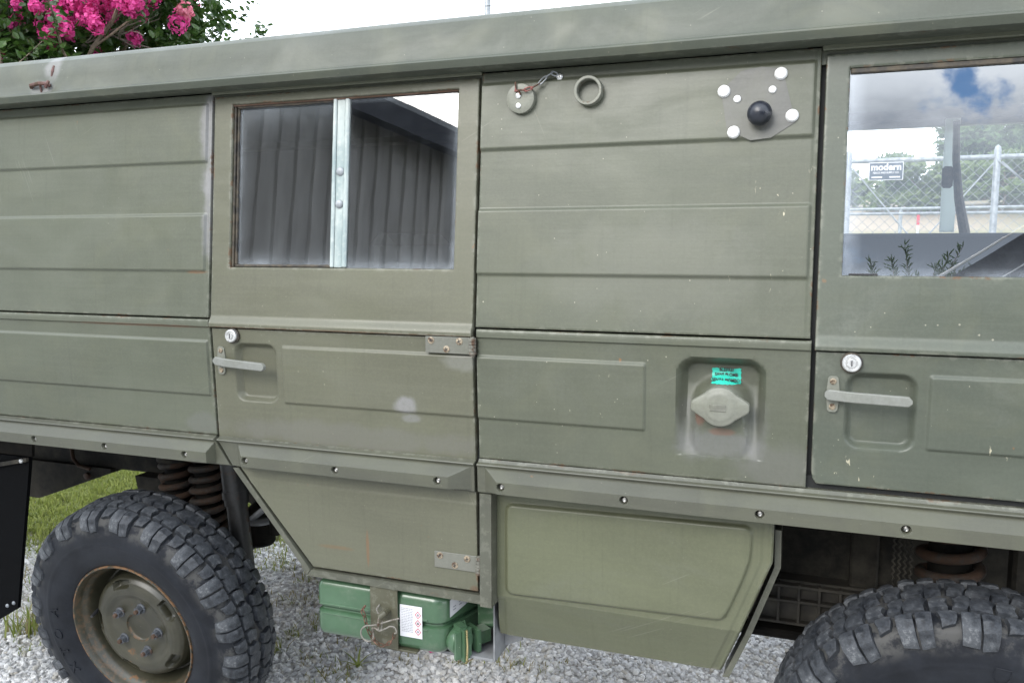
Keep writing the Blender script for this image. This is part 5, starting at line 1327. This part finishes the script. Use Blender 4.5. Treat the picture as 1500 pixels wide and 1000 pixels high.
tuft(-0.042, 0.893, 40, 0.035, 0.0026, 'small mossy grass tuft between rear tyre and jerry can', GD, 2, 0.022)
tuft(0.489, 0.857, 26, 0.035, 0.0024, 'dry straw tuft right of the star-shaped weed', DD, 3, 0.028)
tuft(0.690, 0.930, 34, 0.030, 0.0026, 'low green tuft below the brass pin of the jerry can', GD, 4, 0.024)
tuft(-0.234, 1.173, 40, 0.05, 0.0024, 'brown dry tuft in the shade behind the rear tyre', [M['drygrass'], M['grass']], 5, 0.06)
tuft(0.120, 0.760, 30, 0.030, 0.0024, 'straw tuft with a few green blades by the tyre tread', [M['drygrass'], M['grass']], 6, 0.035)
tuft(-0.040, 0.740, 24, 0.055, 0.0030, 'green tuft against the bottom of the rear tyre', GD, 7, 0.03)
tuft(-0.547, 1.50, 44, 0.06, 0.0028, 'green tuft under the slanting door edge', GD, 8, 0.06)
tuft(0.152, 1.164, 30, 0.035, 0.0024, 'dry tuft in the shade under the jerry can', [M['drygrass'], M['grass']], 9, 0.04)
tuft(-0.95, 0.42, 22, 0.04, 0.0026, 'sparse green tuft in the pale gravel left of the tyre', GR, 10, 0.03)
tuft(1.02, 0.98, 26, 0.030, 0.0024, 'mossy tuft under the green locker cover', [M['drygrass'], M['grass']], 12, 0.04)
for k, (x, y, lab) in enumerate(((0.02, 1.02, 'brownish dry tuft with moss between tyre and can, nearest the tyre'), (0.22, 0.98, 'thin dry tuft in open gravel left of the weed'), (0.28, 0.66, 'straw tuft at the picture bottom left of the weed'), (0.60, 1.10, 'mossy tuft in shade right under the jerry can label'),
        (0.86, 0.98, 'dry tuft below the grey can tray'), (-0.32, 1.42, 'broad brown tuft in the gravel gap behind the rear tyre'), (-1.25, 0.80, 'grassy tuft spreading between mudflap and rear tyre'), (-1.45, 1.00, 'yellow green tuft just behind the mudflap edge'), (-1.02, 0.74, 'short grassy tuft touching the left of the rear tyre'))):
    tuft(x, y, 44, 0.045 if x > -1 else 0.085, 0.0026, lab, [M['drygrass'], M['grass']] if k % 3 else GD, 40 + k, 0.05 if x > -1 else 0.10)
wd = empty('weed', (0.343, 0.75, 0)); tag(wd, 'star-shaped green weed with long flat leaves below the can bracket', 'weed')
rnd = random.Random(3)
for k, (a, h, l) in enumerate(((0.1, 0.055, 1.5), (0.9, 0.07, 1.0), (1.7, 0.11, 0.3), (2.8, 0.06, 1.5), (3.6, 0.05, 1.6), (4.6, 0.055, 1.3), (5.5, 0.06, 1.4))):
    b = MB(); blade(b, 0.343, 0.75, 0.0, h, a, l, 0.0055, 0.8); b.build('leaf', M['grass'], wd, smooth=False)
M['petal'] = simple('pink_petal', (0.55, 0.015, 0.20), 0.6, var=0.2, bmp=0)
for (x, y, lab) in ((0.567, 0.919, 'fallen bright pink petal on the gravel beneath the jerry can'), (-2.515, 1.778, 'fallen pink petal in the grass beside the mudflap')):
    b = MB(); c0 = b.vert((x, y, 0.020)); rg = [b.vert((x + 0.011 * cos(k * pi / 4) * (1 + 0.3 * (k % 2)), y + 0.009 * sin(k * pi / 4), 0.022 + 0.005 * (k % 2))) for k in range(8)]
    for k in range(8): b.face(c0, rg[k], rg[(k + 1) % 8])
    tag(b.build('fallen_petal', M['petal'], smooth=False), lab, 'petal', 'fallen petals')

# ================================================================== flowering tree behind the van
M['bark'] = simple('smooth_bark', (0.125, 0.090, 0.062), 0.8, var=0.4, scale=14, col2=(0.24, 0.19, 0.145))
M['twig'] = simple('grey_twig', (0.19, 0.165, 0.14), 0.8, var=0.3)
M['leaf'] = leafmat('glossy_leaf', (0.022, 0.060, 0.012), (0.065, 0.125, 0.022), 0.35, 0.35)
M['flower'] = leafmat('crepe_flower', (0.56, 0.028, 0.21), (0.78, 0.110, 0.40), 0.35, 0.6)
M['flower_pale'] = leafmat('faded_flower', (0.55, 0.10, 0.20), (0.62, 0.25, 0.30), 0.3, 0.6)
TB = Vector((-4.0, 3.75, 0))
tree = empty('flowering_tree', TB); tag(tree, 'bushy tree with bright pink flower clusters rising behind the van roof', 'tree')
rnd = random.Random(12)
tips = []
def branch(b, p, d, L, r, depth):
    pts = [p.copy()]; rad = [r]; q = p.copy(); n = 7
    for k in range(n):
        d = (d + Vector((rnd.gauss(0, 0.13), rnd.gauss(0, 0.13), rnd.gauss(0.03, 0.09)))).normalized(); q = q + d * (L / n); pts.append(q.copy()); rad.append(r * (1 - 0.5 * (k + 1) / n))
    b.tube(pts, rad, 7 if depth < 2 else 5, cap=False)
    if depth >= 2:
        for k in range(2, n + 1): tips.append((pts[k], d.copy()))
    if depth < 3:
        for k in range(3 if depth < 2 else 3):
            i = rnd.randint(3, n); a = rnd.uniform(0, 6.28); side = Vector((cos(a), sin(a), rnd.uniform(0.0, 0.9)))
            branch(b, pts[i], (d * 0.6 + side * 0.8).normalized(), L * rnd.uniform(0.5, 0.75), rad[i] * 0.65, depth + 1)
b = MB()
for k in range(6):
    a = 2 * pi * k / 6 + 0.3
    branch(b, TB + Vector((0.10 * cos(a), 0.10 * sin(a), 0)), Vector((0.42 * cos(a), 0.35 * sin(a), 1)).normalized(), rnd.uniform(2.3, 2.9), 0.055, 0)
trunk = b.build('trunk', M['bark'], tree, wear=False)
# a stout limb and bare twigs where the crown is open
b = MB(); b.tube([(-3.55, 3.45, 2.3), (-3.45, 3.40, 2.75), (-3.30, 3.32, 3.05), (-3.10, 3.25, 3.25)], [0.045, 0.040, 0.032, 0.02], 9); b.tube([(-3.95, 3.35, 2.4), (-3.75, 3.25, 2.95), (-3.55, 3.2, 3.3), (-3.2, 3.15, 3.6)], [0.035, 0.030, 0.025, 0.015], 8)
b.tube([(-3.2, 3.2, 2.8), (-2.9, 3.1, 3.05), (-2.75, 3.05, 3.2)], [0.028, 0.022, 0.014], 8)
b.build('limb', M['bark'], tree, wear=False)
def twigfan(b, p, d, L, n):
    for k in range(n):
        q = p.copy(); dd = (d + Vector((rnd.gauss(0, 0.35), rnd.gauss(0, 0.35), rnd.gauss(0, 0.35)))).normalized(); pts = [q.copy()]; rad = [0.006]
        for j in range(5): dd = (dd + Vector((rnd.gauss(0, 0.18), rnd.gauss(0, 0.18), rnd.gauss(0.02, 0.14)))).normalized(); q = q + dd * L / 5; pts.append(q.copy()); rad.append(0.006 - 0.0009 * j)
        b.tube(pts, rad, 5, cap=False)
        if rnd.random() < 0.7: m = pts[3]; e = m + (dd + Vector((rnd.gauss(0, 0.5), 0, rnd.gauss(0.2, 0.4)))) * L * 0.3; b.tube([m, e], [0.003, 0.0018], 4, cap=False)
b = MB()
for p in ((-3.15, 2.95, 3.03), (-2.95, 2.95, 3.10), (-2.80, 2.95, 3.05), (-3.2, 2.9, 3.2)): twigfan(b, Vector(p), Vector((0.8, -0.1, 0.25)), 0.42, 4)
twigfan(b, Vector((-2.45, 3.1, 3.38)), Vector((0.9, 0, 0.1)), 0.42, 4)
tag(b.build('bare_twig', M['twig'], tree, wear=False), 'bare grey twigs among the flowers')
def leafq(b, p, d, up, L, wd):
    s = d.cross(up)
    if s.length < 1e-4: s = d.orthogonal()
    s.normalize(); u = s.cross(d).normalized(); cu = L * 0.12
    i = [b.vert(p), b.vert(p + d * L * 0.35 + s * wd - u * cu * 0.3), b.vert(p + d * L * 0.75 + s * wd * 0.75 - u * cu), b.vert(p + d * L - u * cu * 1.6), b.vert(p + d * L * 0.75 - s * wd * 0.75 - u * cu), b.vert(p + d * L * 0.35 - s * wd - u * cu * 0.3), b.vert(p + d * L * 0.5 - u * cu * 1.3)]
    b.face(i[0], i[1], i[6], i[5]); b.face(i[1], i[2], i[3], i[6]); b.face(i[5], i[6], i[3], i[4])
def pxof(p):
    ya, pi_ = radians(19.761), radians(6.506); fw_ = Vector((-sin(ya) * cos(pi_), cos(ya) * cos(pi_), -sin(pi_))); q = p - Vector(CAM); return 750 + 1210 * q.dot(Vector((cos(ya), sin(ya), 0))) / q.dot(fw_)
def crown_ok(p):
    c = (p - Vector((-4.0, 3.6, 3.35))); return (c.x / 1.95) ** 2 + (c.y / 1.5) ** 2 + (c.z / 1.5) ** 2 < 1
b = MB(); near = []
def spray(p, d, n):
    for k in range(n):
        t = k / n; q = p + d * 0.16 * t + Vector((rnd.gauss(0, 0.006), rnd.gauss(0, 0.006), rnd.gauss(0, 0.006))); a = rnd.uniform(0, 6.28)
        side = (d.orthogonal().normalized() * cos(a) + d.cross(d.orthogonal().normalized()) * sin(a) + d * 0.5).normalized()
        yield q, side
cnt = 0
tipsel = [t for t in tips if t[0].z > 2.0 and t[0].x > -5.2]
extra = []
for k in range(3800):
    while True:
        p = Vector((rnd.uniform(-5.4, -2.28), rnd.uniform(2.4, 4.6), rnd.uniform(2.2, 4.4)))
        c = p - Vector((-4.05, 3.55, 3.25)); rr = (c.x / 1.75) ** 2 + (c.y / 1.2) ** 2 + (c.z / 1.15) ** 2
        if rr < 1.05 and pxof(p) < 305 - 30 * sin(p.z * 9 + p.y * 5): break
    if sin(p.x * 4.3 + p.z * 2) * sin(p.z * 5.1 + p.y * 3) < -0.8: continue
    extra.append((p, Vector((rnd.gauss(0, 1), rnd.gauss(-0.2, 1), rnd.gauss(0.4, 0.7))).normalized()))
leafpos = []
for (p, d) in tipsel + extra:
    for q, sd_ in spray(p, d, 9): leafpos.append((q, sd_))
def vis_score(q):      # nearest to the viewer first
    return (q - Vector(CAM)).length
leafpos.sort(key=lambda e: vis_score(e[0]))
for k, (q, sd_) in enumerate(leafpos):
    L = rnd.uniform(0.046, 0.078); bb = b
    if k < 260: bb = MB()
    leafq(bb, q, sd_, Vector((rnd.gauss(0, 0.4), rnd.gauss(-0.3, 0.4), 1)).normalized(), L, L * 0.33)
    if k < 260: bb.build('leaf', M['leaf'], tree, smooth=False, wear=False)
tag(b.build('foliage', M['leaf'], tree, smooth=False, wear=False), kind='stuff')
# flower clusters: heaps of crinkled petals
def cluster(p, R, mat, elong=1.3):
    b = MB(); ax_ = Vector((rnd.gauss(0, 0.35), rnd.gauss(-0.2, 0.3), rnd.uniform(0.3, 1))).normalized()
    for k in range(int(46 + 500 * R)):
        v = Vector((rnd.gauss(0, 1), rnd.gauss(0, 1), rnd.gauss(0, 1))).normalized(); rad = R * rnd.uniform(0.55, 1.0); c = p + v * rad + ax_ * ax_.dot(v) * rad * (elong - 1); s = rnd.uniform(0.010, 0.017)
        u = (v.orthogonal().normalized() + Vector((rnd.gauss(0, .4), rnd.gauss(0, .4), rnd.gauss(0, .4)))).normalized(); w_ = v.cross(u).normalized(); ce = b.vert(c); ring = []
        for j in range(6):
            a = j * pi / 3; ring.append(b.vert(c + (u * cos(a) + w_ * sin(a)) * s * rnd.uniform(0.8, 1.25) + v * rnd.uniform(-0.004, 0.009)))
        for j in range(6): b.face(ce, ring[j], ring[(j + 1) % 6])
    b.build('flower_cluster', mat, tree, smooth=False, wear=False)
FL = [(-3.62, 2.75, 3.43, .085), (-3.60, 2.75, 3.33, .07), (-2.93, 2.65, 3.17, .085), (-2.83, 2.68, 3.13, .07), (-3.77, 2.70, 2.98, .07), (-3.70, 2.72, 2.96, .05), (-2.88, 2.9, 3.42, .08), (-2.72, 2.9, 3.46, .09), (-2.60, 2.95, 3.42, .09), (-2.55, 3.0, 3.32, .08), (-2.42, 2.95, 3.47, .07),
      (-2.66, 3.0, 3.24, .07), (-2.36, 3.05, 3.15, .075), (-2.30, 3.05, 3.22, .06), (-2.24, 3.1, 3.45, .07), (-2.10, 3.1, 3.44, .06), (-2.02, 3.15, 3.36, .05), (-1.93, 3.15, 3.27, .060), (-1.85, 3.15, 3.20, .055), (-3.15, 2.9, 3.45, .06), (-3.35, 2.85, 3.05, .05), (-3.05, 3.0, 2.98, .05), (-2.72, 3.0, 3.06, .05)]
for k in range(48):
    FL.append((rnd.uniform(-4.2, -2.1), rnd.uniform(2.62, 3.0), 3.12 + rnd.uniform(0.0, 0.5), rnd.uniform(0.032, 0.062)))
for k in range(46):
    FL.append((rnd.uniform(-3.25, -2.25), rnd.uniform(2.50, 2.85), rnd.uniform(3.02, 3.45), rnd.uniform(0.035, 0.066)))
FL = [f for f in FL if pxof(Vector(f[:3])) < 322]
for (x, y, z, R) in FL: cluster(Vector((x, y, z)), R, M['flower'] if x < -2.3 or rnd.random() < 0.6 else M['flower_pale'])
for k in range(26):
    a = rnd.uniform(0, 6.28); cluster(Vector((-4.0 + 1.6 * cos(a) * rnd.uniform(0.6, 1), 3.55 + 1.2 * sin(a), rnd.uniform(3.7, 4.5))), rnd.uniform(0.06, 0.10), M['flower'])

# ================================================================== beyond the van: fence with sign, bank, trees, pole
FY = 6.0
fen = empty('chain_link_fence', (2.8, FY, 0)); tag(fen, 'tall galvanised chain link fence behind the van, seen through the front window', 'fence')
for x in (0.2, 2.17, 3.30, 5.9):
    b = MB(); b.lathe([(0.027, 0), (0.027, 2.36), (0.022, 2.39), (0.0005, 2.41)], (x, FY, 0), 'z', 18); b.build('fence_post', M['galv'], fen)
for z in (2.31, 0.12, 1.86):
    b = MB(); b.tube([(-2, FY + 0.003 * (z > 2), z), (8, FY + 0.003, z)], 0.021 if z != 1.86 else 0.012, 12); b.build('fence_rail', M['galv'], fen)
for x0, z0, x1, z1 in ((2.20, 2.25, 2.85, 1.45), (3.27, 2.26, 2.6, 1.4), (3.33, 2.27, 4.1, 1.5), (3.30, 2.28, 3.62, 2.0)):
    b = MB(); b.tube([(x0, FY - 0.03, z0), (x1, FY - 0.03, z1)], 0.006, 6); b.build('tension_rod', M['galv'], fen)
b = MB(); dg = 0.088; x0, x1, z0, z1 = 0.0, 6.2, 0.9, 2.33
nW = int((x1 - x0) / dg) + 18
for k in range(-18, nW):
    for sgn in (1, -1):
        xa = x0 + k * dg; pts = []
        za, zb2 = z0, z1; xb = xa + sgn * (z1 - z0)
        if sgn < 0: xa += (z1 - z0); xb += (z1 - z0)
        b.tube([(xa, FY - 0.026 + 0.003 * sgn, za), (xb, FY - 0.026 + 0.003 * sgn, zb2), (xb + sgn * 0.012, FY - 0.026, zb2 + 0.03)], 0.0016, 4, cap=False)
tag(b.build('fence_mesh', M['galv'], fen, wear=False), kind='stuff')
M['sign'] = simple('sign_slate', (0.030, 0.042, 0.062), 0.5, var=0.1, bmp=0)
b = MB(); b.bbox(2.3310, 2.6000, FY - 0.048, FY - 0.042, 2.1400, 2.2900, 0.0015); sg_ = b.build('fence_sign', M['white'], fen, smooth=False)
b = MB(); b.bbox(2.3370, 2.5940, FY - 0.0500, FY - 0.0485, 2.1460, 2.2840, 0.0005); b.build('sign_face', M['sign'], sg_, smooth=False)
ftext('modern', 0.078, 2.4650, 2.2250, FY - 0.0512, M['white'], 'sign_lettering', sg_, 0.0005, 0.0028, 0.95)
ftext('FENCE AND SUPPLY CO.', 0.0215, 2.4650, 2.1960, FY - 0.0512, M['white'], 'sign_lettering', sg_, 0.0003, 0.0006, 0.86)
for xx in (2.395, 2.535):
    b = MB(); b.box(xx - 0.042, xx + 0.042, FY - 0.0510, FY - 0.0506, 2.160, 2.172); b.build('sign_line', M['white'], sg_, smooth=False)
# a second low rail fence and a marker post on the bank
rf = empty('rail_fence', (3.0, 9.6, 0)); tag(rf, 'low pipe rail at the foot of the dirt bank behind the fence', 'fence')
b = MB(); b.tube([(0.5, 11.5, 2.12), (6.0, 11.5, 2.14)], 0.02, 8); b.build('rail', M['galv'], rf)
for x in (1.0, 3.1, 5.2):
    b = MB(); b.tube([(x, 11.5, hill(x, 11.5) - 0.1), (x, 11.5, 2.12)], 0.025, 8); b.build('rail_post', M['galv'], rf)
mk = empty('marker_post', (3.28, 11.0, hill(3.28, 11.0))); tag(mk, 'slim white marker post with a red top on the bank', 'post')
z0 = hill(3.28, 11.0)
b = MB(); b.bbox(3.265, 3.295, 10.985, 11.015, z0 - 0.05, 1.88, 0.003); b.build('post', M['white'], mk); b = MB(); b.bbox(3.262, 3.298, 10.982, 11.018, 1.882, 2.02, 0.003); b.build('red_top', M['red'], mk)

M['leaf_far'] = leafmat('far_leaf', (0.035, 0.080, 0.018), (0.095, 0.150, 0.040), 0.35, 0.6, 0.8)
M['leaf_far2'] = leafmat('bush_leaf', (0.070, 0.115, 0.025), (0.150, 0.190, 0.055), 0.4, 0.6, 0.8)
def leafy(name, label, cat, x, y, H, rx_, rz_, n, mat, seed, group, zc=None, leaf=0.11):
    rnd = random.Random(seed); z0 = hill(x, y); o = empty(name, (x, y, z0)); tag(o, label, cat, group)
    b = MB(); top = z0 + H
    b.tube([(x, y, z0 - 0.1), (x + 0.1, y, z0 + H * 0.35), (x - 0.05, y, z0 + H * 0.8)], [H * 0.022, H * 0.016, H * 0.006], 8)
    lobes = []
    for k in range(14):
        a = rnd.uniform(0, 6.28); t = rnd.random(); r = rnd.uniform(0.25, 0.8)
        c = Vector((x + rx_ * r * cos(a), y + rx_ * r * sin(a), z0 + H - rz_ + rz_ * rnd.uniform(-0.75, 0.7))); lobes.append((c, rnd.uniform(0.25, 0.42)))
        b.tube([(x, y, z0 + H * rnd.uniform(0.25, 0.55)), tuple((Vector((x, y, c.z)) + c) / 2 - Vector((0, 0, 0.2))), tuple(c)], [H * 0.010, H * 0.007, H * 0.003], 5)
    b.build('trunk', M['bark'], o, wear=False)
    b = MB()
    for k in range(n):
        c, R = rnd.choice(lobes); v = Vector((rnd.gauss(0, 1), rnd.gauss(0, 1), rnd.gauss(0, 1))).normalized() * (rnd.random() ** 0.5)
        p = c + Vector((v.x * rx_ * R * 1.3, v.y * rx_ * R * 1.3, v.z * rz_ * R * 1.2)); d = Vector((rnd.gauss(0, 1), rnd.gauss(0, 1), rnd.gauss(0, 0.7))).normalized(); s = d.orthogonal().normalized(); L = leaf * rnd.uniform(0.6, 1.3)
        q = [b.vert(p - d * L), b.vert(p + s * L * 0.5), b.vert(p + d * L), b.vert(p - s * L * 0.5)]; b.face(*q)
    tag(b.build('crown', mat, o, smooth=False, wear=False), kind='stuff'); return o
GT = 'trees beyond the fence'
leafy('leafy_tree', 'big pale green tree over the fence at the right of the front window', 'tree', 7.6, 22, 3.6, 2.3, 1.7, 9000, M['leaf_far'], 1, GT)
leafy('leafy_tree', 'broad tree left of the dark window seal, its crown fading into white sky', 'tree', 5.6, 20, 2.4, 1.1, 1.2, 5000, M['leaf_far'], 2, GT)
leafy('leafy_tree', 'small round tree above the fence sign', 'tree', 4.4, 26, 1.45, 0.8, 0.7, 2500, M['leaf_far'], 3, GT)
leafy('leafy_tree', 'tall tree at the far right edge of the front window', 'tree', 10.6, 25, 4.2, 2.4, 2.0, 6000, M['leaf_far'], 4, GT)
GB = 'bushes on the bank'
for k, (x, y, H, r, lab) in enumerate(((3.9, 17.0, 1.05, 1.0, 'yellow green bush below the fence sign'), (5.3, 16.5, 1.25, 1.1, 'bright bush on the bank left of the far pillar'), (2.3, 18.5, 0.9, 0.9, 'low bush at the top of the dirt bank beside the gate post'), (6.8, 16.0, 1.5, 1.2, 'dense bush behind the right fence panel'), (8.6, 16.5, 1.6, 1.3, 'bush at the right end of the bank'))):
    leafy('bank_bush', lab, 'bush', x, y, H, r, H * 0.48, 3600, M['leaf_far2'], 20 + k, GB, leaf=0.08)

b = MB(); b.tube([(-4.35, 14, 0), (-4.30, 14, 9.0)], [0.075, 0.055], 12); tag(b.build('utility_pole', M['galv']), 'grey pole standing behind the van, its shaft crossing the white sky', 'pole')
b = MB(); b.tube([(-16 + 0.8 * k, 12.5, 6.62 + 0.006 * (k - 14) ** 2 - 0.05 * k) for k in range(30)], 0.006, 5); tag(b.build('overhead_wire', M['dark'], wear=False), 'thin dark overhead wire against the white sky above the roof', 'wire')

# ================================================================== what the windows mirror: shed, van and sapling on the viewer's side
def corrmat():
    m, t, b, o = newmat('shed_sheet'); c = coords(t); n = noise(t, c, 5, 5, 0.6, (1, 1, 0.15))
    t.links.new(mix(t, rng(t, n, 0.35, 0.7), (0.34, 0.335, 0.32), (0.46, 0.455, 0.435)), b.inputs['Base Color']); b.inputs['Roughness'].default_value = 0.5; return m
shed = empty('metal_shed', (-3.5, -8.0, 0)); tag(shed, 'ribbed grey metal shed mirrored in the side door window', 'shed')
p0 = Vector((-2.62, 0.0)); p0 = Vector((-4.99, -2.95)); p1 = Vector((-1.00, -17.3)); dw = (p1 - p0); Lw = dw.length; dw.normalize(); nw = Vector((-dw.y, dw.x))
b = MB(); P = []; HE = 4.74
row0 = []
k = 0.0
us = []
while k < Lw:
    for q, h_ in ((0, 0), (0.13, 0), (0.15, 0.04), (0.22, 0.04), (0.24, 0)): us.append((k + q, h_))
    k += 0.27
for z in (0, HE): P.append([(p0.x + dw.x * u + nw.x * h_, p0.y + dw.y * u + nw.y * h_, z) for u, h_ in us])
b.grid(P); b.build('shed_wall', corrmat(), shed, smooth=False, wear=False)
def obb(b, u0, u1, n0, n1, z0, z1, z2=None):
    ids = []
    for z in (z0, z1):
        for n_ in (n0, n1):
            for u in (u0, u1):
                q = p0 + dw * u + nw * n_; ids.append(b.vert((q.x, q.y, z if n_ == n1 or z2 is None else z + z2)))
    for q in ((0, 2, 3, 1), (4, 5, 7, 6), (0, 1, 5, 4), (2, 6, 7, 3), (0, 4, 6, 2), (1, 3, 7, 5)): b.face(*[ids[i] for i in q])
M['eave'] = simple('dark_eave', (0.020, 0.026, 0.040), 0.5, var=0.2)
b = MB(); obb(b, -0.2, Lw + 0.2, -6.0, 0.55, HE + 0.02, HE + 0.10, 1.3); b.build('shed_roof', M['galv'], shed, smooth=False)
b = MB(); obb(b, -0.2, Lw + 0.2, 0.38, 0.58, HE - 0.26, HE + 0.015); obb(b, -0.2, Lw + 0.2, 0.06, 0.375, HE - 0.02, HE + 0.012); b.build('shed_gutter', M['eave'], shed, smooth=False)
b = MB(); obb(b, 0.0, 0.06, -5.9, -0.02, 0, HE); obb(b, Lw - 0.06, Lw, -5.9, -0.02, 0, HE); b.build('shed_end_wall', M['galv'], shed, smooth=False)
sp_ = empty('sapling', (2.75, -6.4, 0)); tag(sp_, 'feathery sapling mirrored low in the front door window', 'sapling')
rnd = random.Random(9); b = MB(); lf = MB()
b.tube([(2.75, -6.4, 0), (2.74, -6.4, 1.6)], [0.03, 0.02], 7)
for k in range(30):
    a = rnd.uniform(-1.1, 1.1); d = Vector((sin(a) * 0.9, rnd.gauss(0, 0.3), 1)).normalized(); p = Vector((2.75 + rnd.gauss(0, 0.05), -6.4, rnd.uniform(1.30, 1.65))); L = rnd.uniform(0.9, 1.35)
    pts = [p + d * L * t + Vector((sin(a) * 0.12 * t * t, 0, -0.05 * t * t)) for t in (0, 0.25, 0.5, 0.75, 1)]; b.tube(pts, [0.008, 0.007, 0.005, 0.004, 0.002], 5, cap=False)
    for j in range(120):
        t = rnd.uniform(0.15, 1); q = pts[0].lerp(pts[-1], t); s = Vector((rnd.gauss(0, 0.6), rnd.gauss(0, 0.6), rnd.uniform(0.3, 1.2))).normalized(); leafq(lf, q, s, Vector((0, -1, 0.3)), rnd.uniform(0.05, 0.10), 0.0055)
b.build('stem', M['bark'], sp_, wear=False); tag(lf.build('foliage', M['leaf'], sp_, smooth=False, wear=False), kind='stuff')
# parked van whose sloping windscreen shows at the window's right corner
pv = empty('parked_van', (4.6, -4.6, 0)); tag(pv, 'dark parked van mirrored in the lower right of the front window', 'van')
M['vanp'] = simple('van_paint', (0.018, 0.022, 0.032), 0.25, var=0.1, bmp=0); M['trim'] = simple('pale_trim', (0.62, 0.63, 0.63), 0.35, var=0.1, bmp=0)
y0, y1 = -5.2, -3.9
b = MB(); b.prism([(2.45, 0.35), (2.42, 1.25), (2.60, 1.86), (2.75, 1.95), (3.75, 2.62), (4.6, 2.72), (7.2, 2.72), (7.4, 2.5), (7.4, 0.35)], y0, y1); body = b.build('van_body', M['vanp'], pv, smooth=False)
b = MB(); b.tube([(2.66, y1 + 0.01, 1.93), (2.76, y1 + 0.012, 2.00), (3.30, y1 + 0.015, 2.36), (3.78, y1 + 0.01, 2.66), (4.4, y1, 2.74)], [0.016, 0.010, 0.0045, 0.0045, 0.0045], 8); b.build('pillar_trim', M['trim'], body)
b = MB(); b.tube([(2.80, y1 + 0.01, 1.80), (3.25, y1 + 0.02, 2.10), (3.95, y1 + 0.01, 2.44)], [0.003, 0.0045, 0.003], 8); b.build('windscreen_edge', M['trim'], body)
b = MB(); b.tube([(3.0, y1 + 0.02, 1.86), (3.3, y1 + 0.04, 2.0), (3.45, y1 + 0.05, 2.16)], [0.006, 0.020, 0.012], 8); b.tube([(3.2, y1 + 0.02, 1.75), (3.45, y1 + 0.02, 1.62)], 0.007, 6); b.build('wiper', M['trim'], body)
b = MB(); b.prism([(3.40, 1.72), (3.0, 1.72), (3.80, 2.36), (4.6, 2.46), (4.6, 1.72)], y1 + 0.001, y1 + 0.006); b.build('side_window', M['ball'], body, smooth=False)
pv.location = (4.50, -4.6, 0); pv.scale = (1, 1, 1.05)
for x in (3.3, 6.4):
    b = MB(); b.lathe([(0.02, -0.06), (0.2, -0.05), (0.22, -0.02), (0.33, -0.03), (0.36, 0.02), (0.36, 0.2)], (x, y1, 0.36), 'y', 32); b.build('van_wheel', M['sidewall'], pv)
